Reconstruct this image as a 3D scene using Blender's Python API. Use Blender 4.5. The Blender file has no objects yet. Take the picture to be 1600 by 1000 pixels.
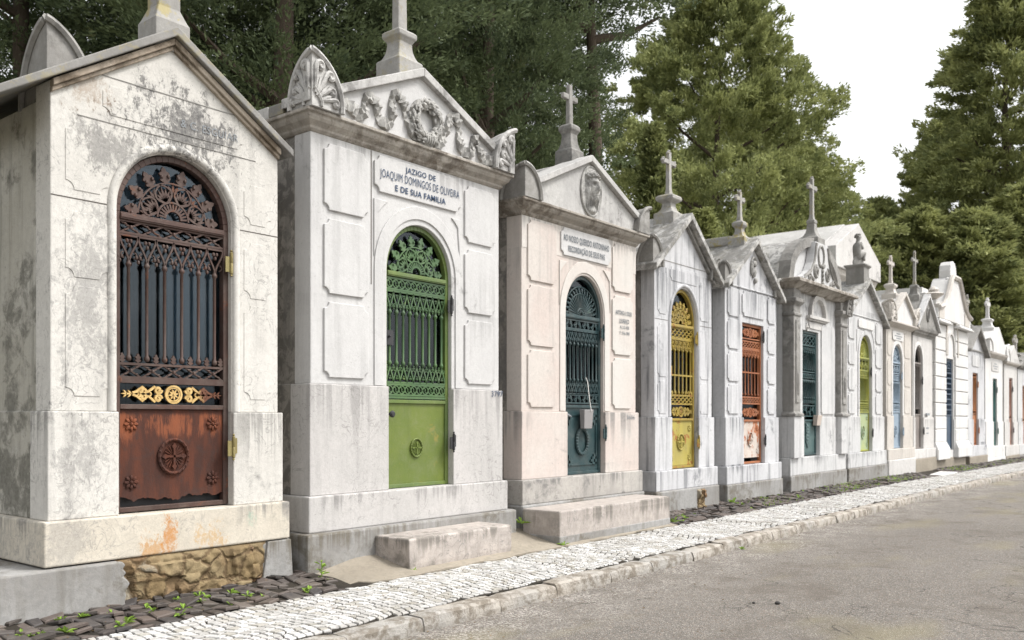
import bpy, bmesh, math, random
import numpy as np
from mathutils import Vector, Matrix
R = math.radians
PI = math.pi
rnd = random.Random(11)
SC = bpy.context.scene
COL = SC.collection
FY = 6.2            # the row's facade line (camera stands at x=0, y=0)

# ------------------------------------------------------------------ materials
class Mat:
    def __init__(s, name):
        s.m = bpy.data.materials.new(name); s.m.use_nodes = True
        s.t = s.m.node_tree; s.t.nodes.clear()
        s.out = s.t.nodes.new('ShaderNodeOutputMaterial')
        s._pos = None
    def n(s, typ, props=None, **inp):
        nd = s.t.nodes.new(typ)
        for k, v in (props or {}).items(): setattr(nd, k, v)
        for k, v in inp.items():
            key = k.replace('_', ' ')
            s.set(nd.inputs[key], v)
        return nd
    def set(s, sock, v):
        if hasattr(v, 'is_output') or isinstance(v, bpy.types.NodeSocket): s.t.links.new(v, sock)
        else:
            if isinstance(v, (tuple, list)) and len(v) == 3 and sock.type == 'RGBA': v = (*v, 1)
            sock.default_value = v
    def pos(s):
        if s._pos is None: s._pos = s.n('ShaderNodeNewGeometry').outputs['Position']
        return s._pos
    def scaled(s, sc, off=(0, 0, 0)):
        return s.n('ShaderNodeMapping', Vector=s.pos(), Scale=sc, Location=off).outputs[0]
    def noise(s, scale, detail=4, rough=.55, dist=0, vec=None, col=False):
        nd = s.n('ShaderNodeTexNoise', Vector=vec or s.pos(), Scale=scale, Detail=detail, Roughness=rough, Distortion=dist)
        return nd.outputs[1 if col else 0]
    def sm(s, v, lo, hi):
        return s.n('ShaderNodeMapRange', {'interpolation_type': 'SMOOTHSTEP'}, Value=v, From_Min=lo, From_Max=hi).outputs[0]
    def math(s, op, a, b=0.0, clamp=False):
        nd = s.n('ShaderNodeMath', {'operation': op, 'use_clamp': clamp})
        s.set(nd.inputs[0], a); s.set(nd.inputs[1], b)
        return nd.outputs[0]
    def mix(s, f, a, b, mode='MIX'):
        nd = s.n('ShaderNodeMix', {'data_type': 'RGBA', 'blend_type': mode})
        s.set(nd.inputs[0], f); s.set(nd.inputs[6], a); s.set(nd.inputs[7], b)
        return nd.outputs[2]
    def xyz(s):
        o = s.n('ShaderNodeSeparateXYZ', Vector=s.pos()).outputs
        return o[0], o[1], o[2]
    def ridge(s, scale, w, detail=3, dist=.6, vec=None):
        a = s.math('ABSOLUTE', s.math('SUBTRACT', s.noise(scale, detail, .5, dist, vec), .5))
        return s.math('SUBTRACT', 1.0, s.sm(a, 0.0, w))
    def bump(s, h, strength=.3, dist=.02):
        return s.n('ShaderNodeBump', Height=h, Strength=strength, Distance=dist).outputs[0]
    def bsdf(s, color, rough=.8, metal=0.0, normal=None, spec=.4, **kw):
        b = s.n('ShaderNodeBsdfPrincipled')
        s.set(b.inputs['Base Color'], color); s.set(b.inputs['Roughness'], rough); s.set(b.inputs['Metallic'], metal)
        s.set(b.inputs['Specular IOR Level'], spec)
        if normal is not None: s.set(b.inputs['Normal'], normal)
        for k, v in kw.items(): s.set(b.inputs[k.replace('_', ' ')], v)
        s.t.links.new(b.outputs[0], s.out.inputs[0])
        return b

def stone(name, base, base2=None, stain=(.16, .155, .15), amt=.35, streak=.3, vein=.3, blobs=(), mott=0.0, top=0.0, lichen=0.0, off=0.0, fine=.25, grain=.32, pepper=.6, drips=()):
    """weathered limestone / marble: patches, scribbled veins, blotchy grey growth, run-off streaks, local stains"""
    M = Mat(name)
    p = M.scaled((1, 1, 1), (off, off * .7, off * 1.3))
    base2 = base2 or tuple(c * .88 for c in base)
    c = M.mix(M.sm(M.noise(1.3, 4, .6, 0, p), .35, .65), base, base2)
    # broad tone drift, clouded patches a few centimetres across and fine grain
    c = M.mix(M.math('MULTIPLY', M.sm(M.noise(17, 6, .68, .8, p), .42, .62), grain), c, tuple(x * .62 for x in base))
    c = M.mix(fine, c, M.mix(M.noise(70, 3, .7, 0, p), (.25, .25, .25), (1, 1, 1)), 'MULTIPLY')
    # pepper of dark growth
    sp = M.math('MULTIPLY', M.sm(M.noise(48, 4, .6, 0, p), .60, .70), M.sm(M.noise(1.7, 4, .65, 0, p), .46, .66))
    c = M.mix(M.math('MULTIPLY', sp, pepper), c, tuple(x * 1.1 for x in stain))
    if vein:
        v = M.math('MULTIPLY', M.ridge(6.5, .022, 4, 1.4, p), M.sm(M.noise(2.1, 3, .5, 0, p), .42, .6))
        c = M.mix(M.math('MULTIPLY', v, vein), c, (.23, .22, .21))
    if mott:
        f = M.sm(M.noise(7, 9, .72, .5, p), .44, .58)
        c = M.mix(M.math('MULTIPLY', f, mott), c, tuple(x * .33 for x in base))
    # blotchy growth
    big = M.noise(.9, 3, .6, 0, p)
    fin = M.noise(5.5, 9, .72, .35, p)
    g = M.sm(M.math('ADD', M.math('MULTIPLY', big, .5), M.math('MULTIPLY', fin, .5)), .645 - .25 * amt, .735 - .25 * amt)
    gk = M.math('MULTIPLY', M.math('ADD', .25, M.math('MULTIPLY', M.noise(24, 6, .75, .4, p), 1.3)), min(.95, .6 + amt * .5), True)
    c = M.mix(M.math('MULTIPLY', g, gk), c, stain)
    if streak:
        sv = M.scaled((9, 9, .55), (off, 0, off))
        st = M.math('MULTIPLY', M.sm(M.noise(1.0, 5, .6, 0, sv), .47, .72), M.sm(M.noise(.8, 2, .5, 0, p), .3, .62))
        c = M.mix(M.math('MULTIPLY', st, streak), c, tuple(x * .9 for x in stain))
    x, y, z = M.xyz()
    for (zt, ln, k) in drips:                 # water tracks running down from a ledge
        sv = M.noise(1.0, 4, .6, .2, M.scaled((15, 15, .5), (off, 0, off)))
        ragged = M.math('MULTIPLY', M.sm(z, zt - ln, zt), M.math('LESS_THAN', z, zt))
        f = M.sm(M.math('ADD', sv, M.math('MULTIPLY', ragged, .2)), .62, .76)
        f = M.math('MULTIPLY', M.math('MULTIPLY', f, ragged), M.math('ADD', .45, M.noise(26, 4, .7, 0, p)))
        c = M.mix(M.math('MULTIPLY', M.math('MULTIPLY', f, M.sm(M.noise(1.5, 3, .6, 0, M.scaled((1, 1, .3), (off * 2, 0, 0))), .40, .62)), k * 1.15, True), c, stain)
    for (bx, bz, rx, rz, thr, k, colr) in blobs:
        dx = M.math('DIVIDE', M.math('SUBTRACT', x, bx), rx); dz = M.math('DIVIDE', M.math('SUBTRACT', z, bz), rz)
        d = M.math('SQRT', M.math('ADD', M.math('MULTIPLY', dx, dx), M.math('MULTIPLY', dz, dz)))
        f = M.math('ADD', M.math('SUBTRACT', 1.0, d), M.math('ADD', M.math('MULTIPLY', M.math('SUBTRACT', M.noise(8, 10, .74, .5, M.scaled((1, 1, .6))), .5), 3.4), M.math('MULTIPLY', M.math('SUBTRACT', M.noise(38, 5, .7, .8, M.scaled((1, 1, .7))), .5), 2.4)))
        kk = M.math('MULTIPLY', M.math('ADD', .15, M.math('MULTIPLY', M.noise(30, 6, .75, .4, p), 1.35)), k, True)
        c = M.mix(M.math('MULTIPLY', M.sm(f, thr + .05, thr + .6), kk), c, colr)
    if top or lichen:
        nz = M.n('ShaderNodeSeparateXYZ', Vector=M.n('ShaderNodeNewGeometry').outputs['Normal']).outputs[2]
        if top:
            f = M.math('MULTIPLY', M.sm(M.noise(11, 7, .7, 0, p), .36, .62), top)
            c = M.mix(f, c, (.2, .19, .175))
        if lichen:
            f = M.math('MULTIPLY', M.sm(M.noise(4.5, 8, .75, .3, p), .52, .58), lichen)
            c = M.mix(f, c, (.31, .265, .125))
    h = M.math('ADD', M.noise(28, 6, .7, 0, p), M.math('MULTIPLY', M.noise(140, 3, .6, 0, p), .5))
    M.bsdf(c, M.math('ADD', .68, M.math('MULTIPLY', fin, .25)), normal=M.bump(h, .28, .012), spec=.3)
    return M.m

def paint(name, base, base2=None, rust=(.16, .05, .02), amt=.2, rough=.5, scale=6, streak=.2, zfade=None, rust2=None, spec=.4):
    M = Mat(name)
    base2 = base2 or tuple(c * .7 for c in base)
    c = M.mix(M.sm(M.noise(2.2, 4, .6), .35, .65), base, base2)
    st = M.sm(M.noise(1.0, 5, .6, 0, M.scaled((14, 14, 1.1))), .45, .75)
    c = M.mix(M.math('MULTIPLY', st, streak), c, tuple(x * .55 for x in base))
    r = M.sm(M.noise(scale, 9, .7, .2), .69 - .32 * amt, .75 - .32 * amt)
    rc = M.mix(M.noise(18, 5, .7), rust, rust2 or tuple(min(1, x * 1.9) for x in rust))
    c = M.mix(r, c, rc)
    c = M.mix(M.math('MULTIPLY', M.sm(M.noise(5, 8, .75, .4), .40, .75), .16), c, (.30, .28, .24))
    c = M.mix(M.math('MULTIPLY', M.sm(M.noise(60, 3, .6), .64, .70), .5), c, rust)
    h = M.noise(45, 6, .7)
    M.bsdf(c, M.math('ADD', rough, M.math('MULTIPLY', r, .3), True), normal=M.bump(h, .25, .006), spec=spec)
    return M.m

def plain(name, c, rough=.7, metal=0.0, var=.25, scale=14, bump=.2, spec=.4):
    M = Mat(name)
    cc = M.mix(M.noise(scale, 6, .65), tuple(x * (1 - var) for x in c), tuple(min(1, x * (1 + var)) for x in c))
    M.bsdf(cc, rough, metal, M.bump(M.noise(scale * 4, 4, .6), bump, .008), spec)
    return M.m

def leafmat(name, dark, light, brown=(.13, .075, .025), bamt=.1):
    M = Mat(name)
    isl = M.n('ShaderNodeNewGeometry').outputs['Random Per Island']
    c = M.mix(M.sm(M.noise(.75, 3, .6), .35, .65), dark, light)
    c = M.mix(M.math('MULTIPLY', isl, .6), c, tuple(x * 1.5 for x in light))
    c = M.mix(M.math('MULTIPLY', M.sm(M.noise(2.3, 4, .7), .6, .72), bamt * 6, True), c, brown)
    b = M.n('ShaderNodeBsdfPrincipled', Base_Color=c, Roughness=.7)
    M.set(b.inputs['Specular IOR Level'], .12)
    tr = M.n('ShaderNodeBsdfTranslucent', Color=M.mix(.5, c, tuple(x * 1.3 for x in light)))
    mx = M.n('ShaderNodeMixShader')
    M.set(mx.inputs[0], .26); M.t.links.new(b.outputs[0], mx.inputs[1]); M.t.links.new(tr.outputs[0], mx.inputs[2])
    M.t.links.new(mx.outputs[0], M.out.inputs[0])
    return M.m

def glassmat(name, tint=(.55, .62, .66)):
    M = Mat(name)
    gl = M.n('ShaderNodeBsdfGlossy', Color=(.62, .68, .74), Roughness=.06)
    di = M.n('ShaderNodeBsdfDiffuse', Color=(.16, .18, .2))
    tp = M.n('ShaderNodeBsdfTransparent', Color=tint)
    m0 = M.n('ShaderNodeMixShader'); dust = M.math('MULTIPLY', M.sm(M.noise(4, 7, .7), .45, .85), .16)
    M.set(m0.inputs[0], dust); M.t.links.new(tp.outputs[0], m0.inputs[1]); M.t.links.new(di.outputs[0], m0.inputs[2])
    fr = M.n('ShaderNodeFresnel', IOR=1.5)
    m1 = M.n('ShaderNodeMixShader')
    M.set(m1.inputs[0], fr.outputs[0]); M.t.links.new(m0.outputs[0], m1.inputs[1]); M.t.links.new(gl.outputs[0], m1.inputs[2])
    M.t.links.new(m1.outputs[0], M.out.inputs[0])
    return M.m

# ------------------------------------------------------------------ mesh builder
ORG = {}
class MB:
    def __init__(s): s.v = []; s.f = []
    def add(s, vs, fs):
        o = len(s.v); s.v += [tuple(p) for p in vs]; s.f += [tuple(i + o for i in f) for f in fs]; return s
    def box(s, x0, x1, y0, y1, z0, z1):
        return s.add([(x0, y0, z0), (x1, y0, z0), (x1, y1, z0), (x0, y1, z0), (x0, y0, z1), (x1, y0, z1), (x1, y1, z1), (x0, y1, z1)],
                     [(0, 3, 2, 1), (4, 5, 6, 7), (0, 1, 5, 4), (1, 2, 6, 5), (2, 3, 7, 6), (3, 0, 4, 7)])
    def prism(s, poly, y0, y1):
        n = len(poly)
        vs = [(x, y0, z) for x, z in poly] + [(x, y1, z) for x, z in poly]
        fs = [tuple(range(n)), tuple(range(2 * n - 1, n - 1, -1))] + [(i, i + n, (i + 1) % n + n, (i + 1) % n) for i in range(n)]
        return s.add(vs, fs)
    def prism_x(s, poly, x0, x1):          # poly in (y, z)
        n = len(poly)
        vs = [(x0, y, z) for y, z in poly] + [(x1, y, z) for y, z in poly]
        fs = [tuple(range(n)), tuple(range(2 * n - 1, n - 1, -1))] + [(i, i + n, (i + 1) % n + n, (i + 1) % n) for i in range(n)]
        return s.add(vs, fs)
    def rings(s, rs):                       # rs: (x0,x1,y0,y1,z)
        vs = []; fs = []
        for (a, b, c, d, z) in rs: vs += [(a, c, z), (b, c, z), (b, d, z), (a, d, z)]
        k = len(rs)
        fs.append((3, 2, 1, 0)); o = 4 * (k - 1); fs.append((o, o + 1, o + 2, o + 3))
        for i in range(k - 1):
            for j in range(4):
                a = 4 * i + j; b = 4 * i + (j + 1) % 4
                fs.append((a, b, b + 4, a + 4))
        return s.add(vs, fs)
    def stack(s, x0, x1, y0, y1, prof, back=0.0):
        return s.rings([(x0 - o, x1 + o, y0 - o, y1 + o * back, z) for z, o in prof])
    def tube(s, pts, r, n=6, closed=False, flat=1.0):
        pts = [Vector(p) for p in pts]; k = len(pts)
        if k < 2: return s
        rr = r if isinstance(r, (list, tuple)) else [r] * k
        vs = []; fs = []
        up = Vector((0, 1, 0))
        for i, p in enumerate(pts):
            if closed: t = pts[(i + 1) % k] - pts[i - 1]
            else: t = pts[min(i + 1, k - 1)] - pts[max(i - 1, 0)]
            if t.length < 1e-9: t = Vector((0, 0, 1))
            t.normalize()
            u = up if abs(t.dot(up)) < .95 else Vector((1, 0, 0))
            a = t.cross(u).normalized(); b = t.cross(a).normalized()
            for j in range(n):
                an = 2 * PI * j / n + PI / n
                vs.append(p + a * (math.cos(an) * rr[i]) + b * (math.sin(an) * rr[i] * flat))
        m = k if closed else k - 1
        for i in range(m):
            for j in range(n):
                a = i * n + j; b = i * n + (j + 1) % n; c = ((i + 1) % k) * n + (j + 1) % n; d = ((i + 1) % k) * n + j
                fs.append((a, b, c, d))
        if not closed:
            fs.append(tuple(range(n - 1, -1, -1))); fs.append(tuple(range((k - 1) * n, k * n)))
        return s.add(vs, fs)
    def lathe(s, cx, cy, prof, n=16):       # prof (r, z)
        vs = []; fs = []; k = len(prof)
        for r, z in prof:
            for j in range(n): vs.append((cx + r * math.cos(2 * PI * j / n), cy + r * math.sin(2 * PI * j / n), z))
        for i in range(k - 1):
            for j in range(n): fs.append((i * n + j, i * n + (j + 1) % n, (i + 1) * n + (j + 1) % n, (i + 1) * n + j))
        fs.append(tuple(range(n - 1, -1, -1))); fs.append(tuple(range((k - 1) * n, k * n)))
        return s.add(vs, fs)
    def blob(s, c, ax, r, ry=None, n=6, m=4):   # ellipsoid along vector ax (half length = |ax|)
        c = Vector(c); ax = Vector(ax); L = ax.length; d = ax.normalized()
        u = Vector((0, 1, 0)) if abs(d.y) < .9 else Vector((1, 0, 0))
        a = d.cross(u).normalized(); b = d.cross(a).normalized(); ry = r if ry is None else ry
        vs = [c - ax]; fs = []
        for i in range(1, m):
            th = PI * i / m
            for j in range(n):
                ph = 2 * PI * j / n
                vs.append(c - d * (L * math.cos(th)) + a * (r * math.sin(th) * math.cos(ph)) + b * (ry * math.sin(th) * math.sin(ph)))
        vs.append(c + ax)
        for j in range(n): fs.append((0, 1 + (j + 1) % n, 1 + j))
        for i in range(m - 2):
            for j in range(n):
                a0 = 1 + i * n + j; b0 = 1 + i * n + (j + 1) % n
                fs.append((a0, b0, b0 + n, a0 + n))
        e = len(vs) - 1; o = 1 + (m - 2) * n
        for j in range(n): fs.append((o + j, o + (j + 1) % n, e))
        return s.add(vs, fs)
    def grid(s, nu, nv, fn):                # open sheet
        vs = [fn(i / (nu - 1), j / (nv - 1)) for j in range(nv) for i in range(nu)]
        fs = [(j * nu + i, j * nu + i + 1, (j + 1) * nu + i + 1, (j + 1) * nu + i) for j in range(nv - 1) for i in range(nu - 1)]
        return s.add(vs, fs)
    def build(s, name, mat, parent=None, smooth=None, bevel=0.0, seg=2, loc=None, normals=True):
        o = Vector(ORG[parent]) if parent is not None else Vector(loc or (0, 0, 0))
        me = bpy.data.meshes.new(name)
        me.from_pydata([(p[0] - o.x, p[1] - o.y, p[2] - o.z) for p in s.v], [], s.f)
        if normals:
            bm = bmesh.new(); bm.from_mesh(me); bmesh.ops.recalc_face_normals(bm, faces=bm.faces); bm.to_mesh(me); bm.free()
        if mat is not None: me.materials.append(mat)
        if smooth:
            me.polygons.foreach_set('use_smooth', [True] * len(me.polygons))
            me.set_sharp_from_angle(angle=R(smooth))
        ob = bpy.data.objects.new(name, me); COL.objects.link(ob)
        if parent is not None: ob.parent = parent
        else: ob.location = o
        ORG[ob] = o
        if bevel:
            b = ob.modifiers.new('edge', 'BEVEL'); b.width = bevel; b.segments = seg; b.limit_method = 'ANGLE'; b.angle_limit = R(32)
        return ob

def tag(o, label=None, cat=None, group=None, kind=None):
    if label: o['label'] = label
    if cat: o['category'] = cat
    if group: o['group'] = group
    if kind: o['kind'] = kind
    return o
def empty(name, loc, label, cat, group=None):
    o = bpy.data.objects.new(name, None); COL.objects.link(o); o.location = loc; o.empty_display_size = .3
    ORG[o] = Vector(loc); return tag(o, label, cat, group)
def copy_tree(o, parent=None):
    c = o.copy(); COL.objects.link(c)
    if parent is not None: c.parent = parent
    for ch in list(o.children): copy_tree(ch, c)
    return c
def circ(cx, cz, r, n=24, a0=0.0, a1=2 * PI, rz=None):
    rz = r if rz is None else rz
    full = abs(a1 - a0) > 6.28
    m = n if full else n + 1
    return [(cx + r * math.cos(a0 + (a1 - a0) * i / n), cz + rz * math.sin(a0 + (a1 - a0) * i / n)) for i in range(m)]
def at_y(pts, y): return [(x, y, z) for x, z in pts]
def place(pts, ox, oz, a, k=1.0):
    return [(ox + k * (l * math.cos(a) - w * math.sin(a)), oz + k * (l * math.sin(a) + w * math.cos(a))) for l, w in pts]
FLEUR = [(0, .07), (.08, .2), (.18, .40), (.28, .42), (.34, .26), (.40, .2), (.46, .33), (.58, .42), (.68, .3), (.72, .17), (.80, .2), (.88, .13), (1, .0)]
LEAF = [(0, .05), (.2, .22), (.45, .3), (.7, .22), (.9, .08), (1, 0)]
def outline(h): return [(l, -w) for l, w in h] + [(l, w) for l, w in reversed(h[:-1])]
def fleur(mb, x, z, a, L, W, y0, y1, shape=FLEUR):
    mb.prism(place([(l * L, w * W) for l, w in outline(shape)], x, z, a), y0, y1)
def spiral(cx, cz, r, turns, a0, n=14, sgn=1, end=.25):
    return [(cx + r * (1 - (1 - end) * i / n) * math.cos(a0 + sgn * 2 * PI * turns * i / n), cz + r * (1 - (1 - end) * i / n) * math.sin(a0 + sgn * 2 * PI * turns * i / n)) for i in range(n + 1)]
def notched(x0, x1, z0, z1, r, n=5):
    p = []
    for cx, cz, a in ((x0, z0, PI / 2), (x1, z0, PI), (x1, z1, 1.5 * PI), (x0, z1, 2 * PI)):
        p += [(cx + r * math.cos(a - PI / 2 * i / n), cz + r * math.sin(a - PI / 2 * i / n)) for i in range(n + 1)]
    return p
def text_into(mb, body, cx, z, y, h, width=None, depth=.004, bold=.0):
    cu = bpy.data.curves.new('t', 'FONT'); cu.body = body; cu.size = 1; cu.align_x = 'LEFT'; cu.resolution_u = 3; cu.space_character = 1.08; cu.offset = bold
    ob = bpy.data.objects.new('t', cu); COL.objects.link(ob)
    bpy.context.view_layer.update()
    me = bpy.data.meshes.new_from_object(ob.evaluated_get(bpy.context.evaluated_depsgraph_get()))
    xs = [v.co.x for v in me.vertices]; x0, x1 = min(xs), max(xs)
    k = h / .70; kx = (width / (x1 - x0)) if width else k
    vs = [(cx + (v.co.x - (x0 + x1) / 2) * kx, y - depth, z + v.co.y * k) for v in me.vertices]
    mb.add(vs, [tuple(p.vertices) for p in me.polygons])
    bpy.data.objects.remove(ob); bpy.data.curves.remove(cu); bpy.data.meshes.remove(me)
# ------------------------------------------------------------------ iron door parts
def band(mb, kind, x0, x1, z0, z1, n, y):
    w = x1 - x0; p = w / n; h = z1 - z0; y0, y1 = y, y + .014
    if kind in ('x', 'rings', 'scroll', 'net'):
        for z in (z0, z1): mb.box(x0, x1, y - .006, y + .02, z - .009, z + .009)
    if kind == 'x':
        for i in range(n):
            a = x0 + i * p
            mb.tube([(a, y, z0), (a + p, y, z1)], .0085, 4); mb.tube([(a, y + .006, z1), (a + p, y + .006, z0)], .0085, 4)
            mb.blob((a + p / 2, y - .006, (z0 + z1) / 2), (0, 0, .016), .016)
            for q in (.25, .75):
                mb.blob((a + q * p, y - .004, z0 + h * q), (.014, 0, 0), .008); mb.blob((a + q * p, y - .004, z1 - h * q), (.014, 0, 0), .008)
    elif kind == 'net':
        for i in range(-1, n + 1):
            for s in (1, -1):
                a = x0 + i * p; b = a + 2 * p
                t0 = max(0, (x0 - a) / (b - a)); t1 = min(1, (x1 - a) / (b - a))
                if t1 <= t0: continue
                zz = lambda t: (z0 + h * t) if s > 0 else (z1 - h * t)
                mb.tube([(a + (b - a) * t0, y, zz(t0)), (a + (b - a) * t1, y, zz(t1))], .009, 4)
    elif kind == 'rings':
        for i in range(n):
            c = (x0 + (i + .5) * p, (z0 + z1) / 2); r = min(p * .47, h * .44)
            mb.tube(at_y(circ(c[0], c[1], r, 14), y), .008, 4, True)
            mb.tube(at_y(circ(c[0] - r * .45, c[1] + r * .1, r * .5, 8, -.4, 2.6), y), .006, 4)
            mb.tube(at_y(circ(c[0] + r * .45, c[1] - r * .1, r * .5, 8, 2.7, 5.8), y), .006, 4)
            mb.blob((c[0], y, c[1]), (0, 0, r * .3), r * .22)
    elif kind == 'scroll':
        for i in range(n):
            c = (x0 + (i + .5) * p, (z0 + z1) / 2); s = 1 if i % 2 else -1
            mb.tube(at_y(spiral(c[0], c[1] + s * h * .16, h * .27, 1.1, s * PI / 2, 10), y), .009, 4)
            mb.tube(at_y(spiral(c[0] + p * .2, c[1] - s * h * .2, h * .2, 1.0, -s * PI / 2, 8, -1), y), .008, 4)
            fleur(mb, c[0] - p * .4, c[1], .6 * s, p * .7, h * .3, y - .004, y1, LEAF)
    elif kind in ('gothic', 'gothic_inv'):
        a, b = (z0, z1) if kind == 'gothic' else (z1, z0)
        d = 1 if b > a else -1
        for i in range(n):
            xc = x0 + (i + .5) * p
            for s in (1, -1):
                pts = [(xc, a)] + [(xc + s * p / 2 * (.5 - .5 * math.cos(PI * t / 6)), a + (b - a) * (t / 6)) for t in range(1, 7)]
                mb.tube(at_y(pts, y), .0095, 4)
                mb.tube(at_y(circ(xc + s * p * .27, a + (b - a) * .28, p * .16, 6, PI * .5 - s * .2, PI * .5 - s * 3.2), y), .006, 4)
            # trefoils hanging between the bars and sitting in the arch heads
            for xx, zz in ((xc, a + (b - a) * .74), (xc - p / 2, a + (b - a) * .16)):
                if xx < x0: continue
                for dx, dz in ((0, -.5), (.5, .25), (-.5, .25)):
                    mb.blob((xx + dx * p * .2, y - .004, zz + d * dz * p * .3), (0, 0, p * .12), p * .1)
        mb.box(x0, x1, y - .006, y + .02, b - .009, b + .009)
    elif kind == 'bars':
        for i in range(n):
            xc = x0 + (i + .5) * p
            r = min(.012, p * .16)
            mb.lathe(xc, y + .004, [(r * .95, z0), (r * 1.7, z0 + .012), (r * 1.7, z0 + .03), (r, z0 + .045), (r, z1 - .05), (r * 1.8, z1 - .038), (r * 1.8, z1 - .022), (r * 1.1, z1 - .01), (r * 1.1, z1)], 8)
    elif kind == 'crest':                    # little finials along a rail
        for i in range(n + 1):
            xx = x0 + i * p
            xx = min(max(xx, x0 + .02), x1 - .02)
            fleur(mb, xx, z0, PI / 2, h, h * .75, y - .004, y1)
    elif kind == 'rail':
        mb.box(x0, x1, y - .014, y + .03, z0, z1)

def ornament(mb, x0, x1, z0, z1, y):
    """long pierced scroll: ringed rosette in the middle, volutes and leaves running out both ways"""
    cx, cz = (x0 + x1) / 2, (z0 + z1) / 2; h = (z1 - z0); W = (x1 - x0) / 2
    mb.tube(at_y(circ(cx, cz, h * .44, 20), y), .011, 4, True); mb.tube(at_y(circ(cx, cz, h * .34, 18), y), .006, 4, True)
    for k in range(8): fleur(mb, cx, cz, k * PI / 4 + .2, h * .3, h * .16, y - .004, y + .012, LEAF)
    mb.blob((cx, y - .006, cz), (0, 0, h * .07), h * .07)
    for s in (1, -1):
        for t in (1, -1):
            mb.tube(at_y(spiral(cx + s * W * .30, cz + t * h * .22, h * .2, 1.3, PI if s > 0 else 0, 14, t * s), y), .0135, 4)
            mb.tube(at_y(spiral(cx + s * W * .58, cz + t * h * .16, h * .19, 1.2, 0 if s > 0 else PI, 12, -t * s), y), .0125, 4)
            mb.tube(at_y([(cx + s * W * f, cz + t * h * g) for f, g in ((.36, .4), (.44, .22), (.5, .1), (.6, .36), (.7, .12), (.78, .04))], y), .012, 4)
            for f in (.42, .66, .8, .88): fleur(mb, cx + s * W * f, cz, (0 if s > 0 else PI) + t * .8, h * .26, h * .13, y - .004, y + .01, LEAF)
        fleur(mb, cx + s * W * .78, cz, 0 if s > 0 else PI, W * .21, h * .16, y - .004, y + .012, LEAF)

def palmette(mb, cx, cz, r, y, lush=0):
    """half-round fanlight: inner key ring, four framed leaves, ring, crown of fleurons"""
    y1 = y + .014
    mb.tube(at_y(circ(cx, cz + .01, r * .16, 10, 0, PI), y), r * .03, 4)
    mb.tube(at_y(circ(cx, cz + .01, r * .30, 14, 0, PI), y), r * .022, 4)
    for k in range(13):
        a = PI * (k + .5) / 13
        mb.tube([(cx + r * q * math.cos(a), y, cz + .01 + r * q * math.sin(a)) for q in (.18, .27)], r * .022, 4)
    mb.tube(at_y(circ(cx, cz, r * .66, 24, .05, PI - .05), y), r * .02, 4)
    for k in range(4):
        a = PI * (k + .5) / 4
        pts = place([(r * (.31 + .34 * t / 8), s * r * .165 * math.sin(PI * t / 8) ** .8) for s in (1, -1) for t in (range(9) if s > 0 else range(8, -1, -1))], cx, cz, a)
        mb.tube(at_y(pts, y), r * .02, 4)
        o = (cx + r * .34 * math.cos(a), cz + r * .34 * math.sin(a))
        for q in range(-3, 4): fleur(mb, o[0], o[1], a + q * .33, r * (.27 - .03 * abs(q)), r * .085, y - .003, y1, LEAF)
    for k in range(5):
        a = PI * k / 4
        a = min(max(a, .12), PI - .12)
        for q in (-.5, 0, .5): fleur(mb, cx + r * .44 * math.cos(a), cz + r * .44 * math.sin(a), a + q, r * .2, r * .1, y - .003, y1, LEAF)
    n = 9 if lush else 8
    for k in range(n):
        a = PI * (k + .5) / n if lush else .1 + (PI - .2) * k / (n - 1)
        L = r * (.29 if 0 < k < n - 1 or lush else .25)
        fleur(mb, cx + r * .66 * math.cos(a), cz + r * .66 * math.sin(a), a, L, r * .24, y - .006, y1)
        for s in (1, -1):
            mb.blob((cx + r * .78 * math.cos(a + s * .085), y - .008, cz + r * .78 * math.sin(a + s * .085)), (0, 0, r * .035), r * .035)

def fanlight(mb, cx, cz, r, y):
    """fluted shell fan with a pierced border (dark green door)"""
    n = 40
    for k in range(n):
        a = PI * (k + .5) / n
        mb.tube([(cx + r * q * math.cos(a), y + .012 - .010 * (k % 2), cz + r * q * math.sin(a)) for q in (.22, .45, .70)], [r * .012, r * .018, r * .026], 4)
    for q, t in ((.22, .03), (.72, .022), (.95, .02)): mb.tube(at_y(circ(cx, cz, r * q, 24, .03, PI - .03), y), r * t, 5)
    for k in range(16):
        a = PI * (k + .5) / 16
        fleur(mb, cx + r * .74 * math.cos(a), cz + r * .74 * math.sin(a), a + .35, r * .2, r * .12, y - .004, y + .012, LEAF)
        mb.blob((cx + r * .84 * math.cos(a + .08), y - .004, cz + r * .84 * math.sin(a + .08)), (0, 0, r * .03), r * .03)
    for k in range(7):
        a = PI * (k + .5) / 7
        mb.blob((cx + r * .13 * math.cos(a), y - .004, cz + r * .13 * math.sin(a)), (r * .06 * math.cos(a), 0, r * .06 * math.sin(a)), r * .03)

def cross_medal(mb, cx, cz, r, y, rz=None, beads=20):
    rz = rz or r; k = rz / r
    mb.tube(at_y(circ(cx, cz, r * .88, 22, rz=rz * .88), y), r * .1, 6, True)
    for i in range(beads):
        a = 2 * PI * i / beads
        mb.blob((cx + r * .88 * math.cos(a), y - r * .06, cz + rz * .88 * math.sin(a)), (-r * .1 * math.sin(a), 0, r * .1 * math.cos(a)), r * .075)
    for i in range(20):
        a = 2 * PI * (i + .5) / 20; q = .62 if (i % 5) in (1, 2, 3) else .46
        mb.tube([(cx + r * .1 * math.cos(a), y, cz + rz * .1 * math.sin(a)), (cx + r * q * math.cos(a), y - .002, cz + rz * q * math.sin(a))], [r * .02, r * .045], 4)
    for i in range(4): fleur(mb, cx, cz, i * PI / 2, r * .74, r * .17, y - r * .1, y, [(0, .35), (.6, .35), (.7, .8), (.8, .8), (.86, .45), (.93, .4), (1, 0)])

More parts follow.
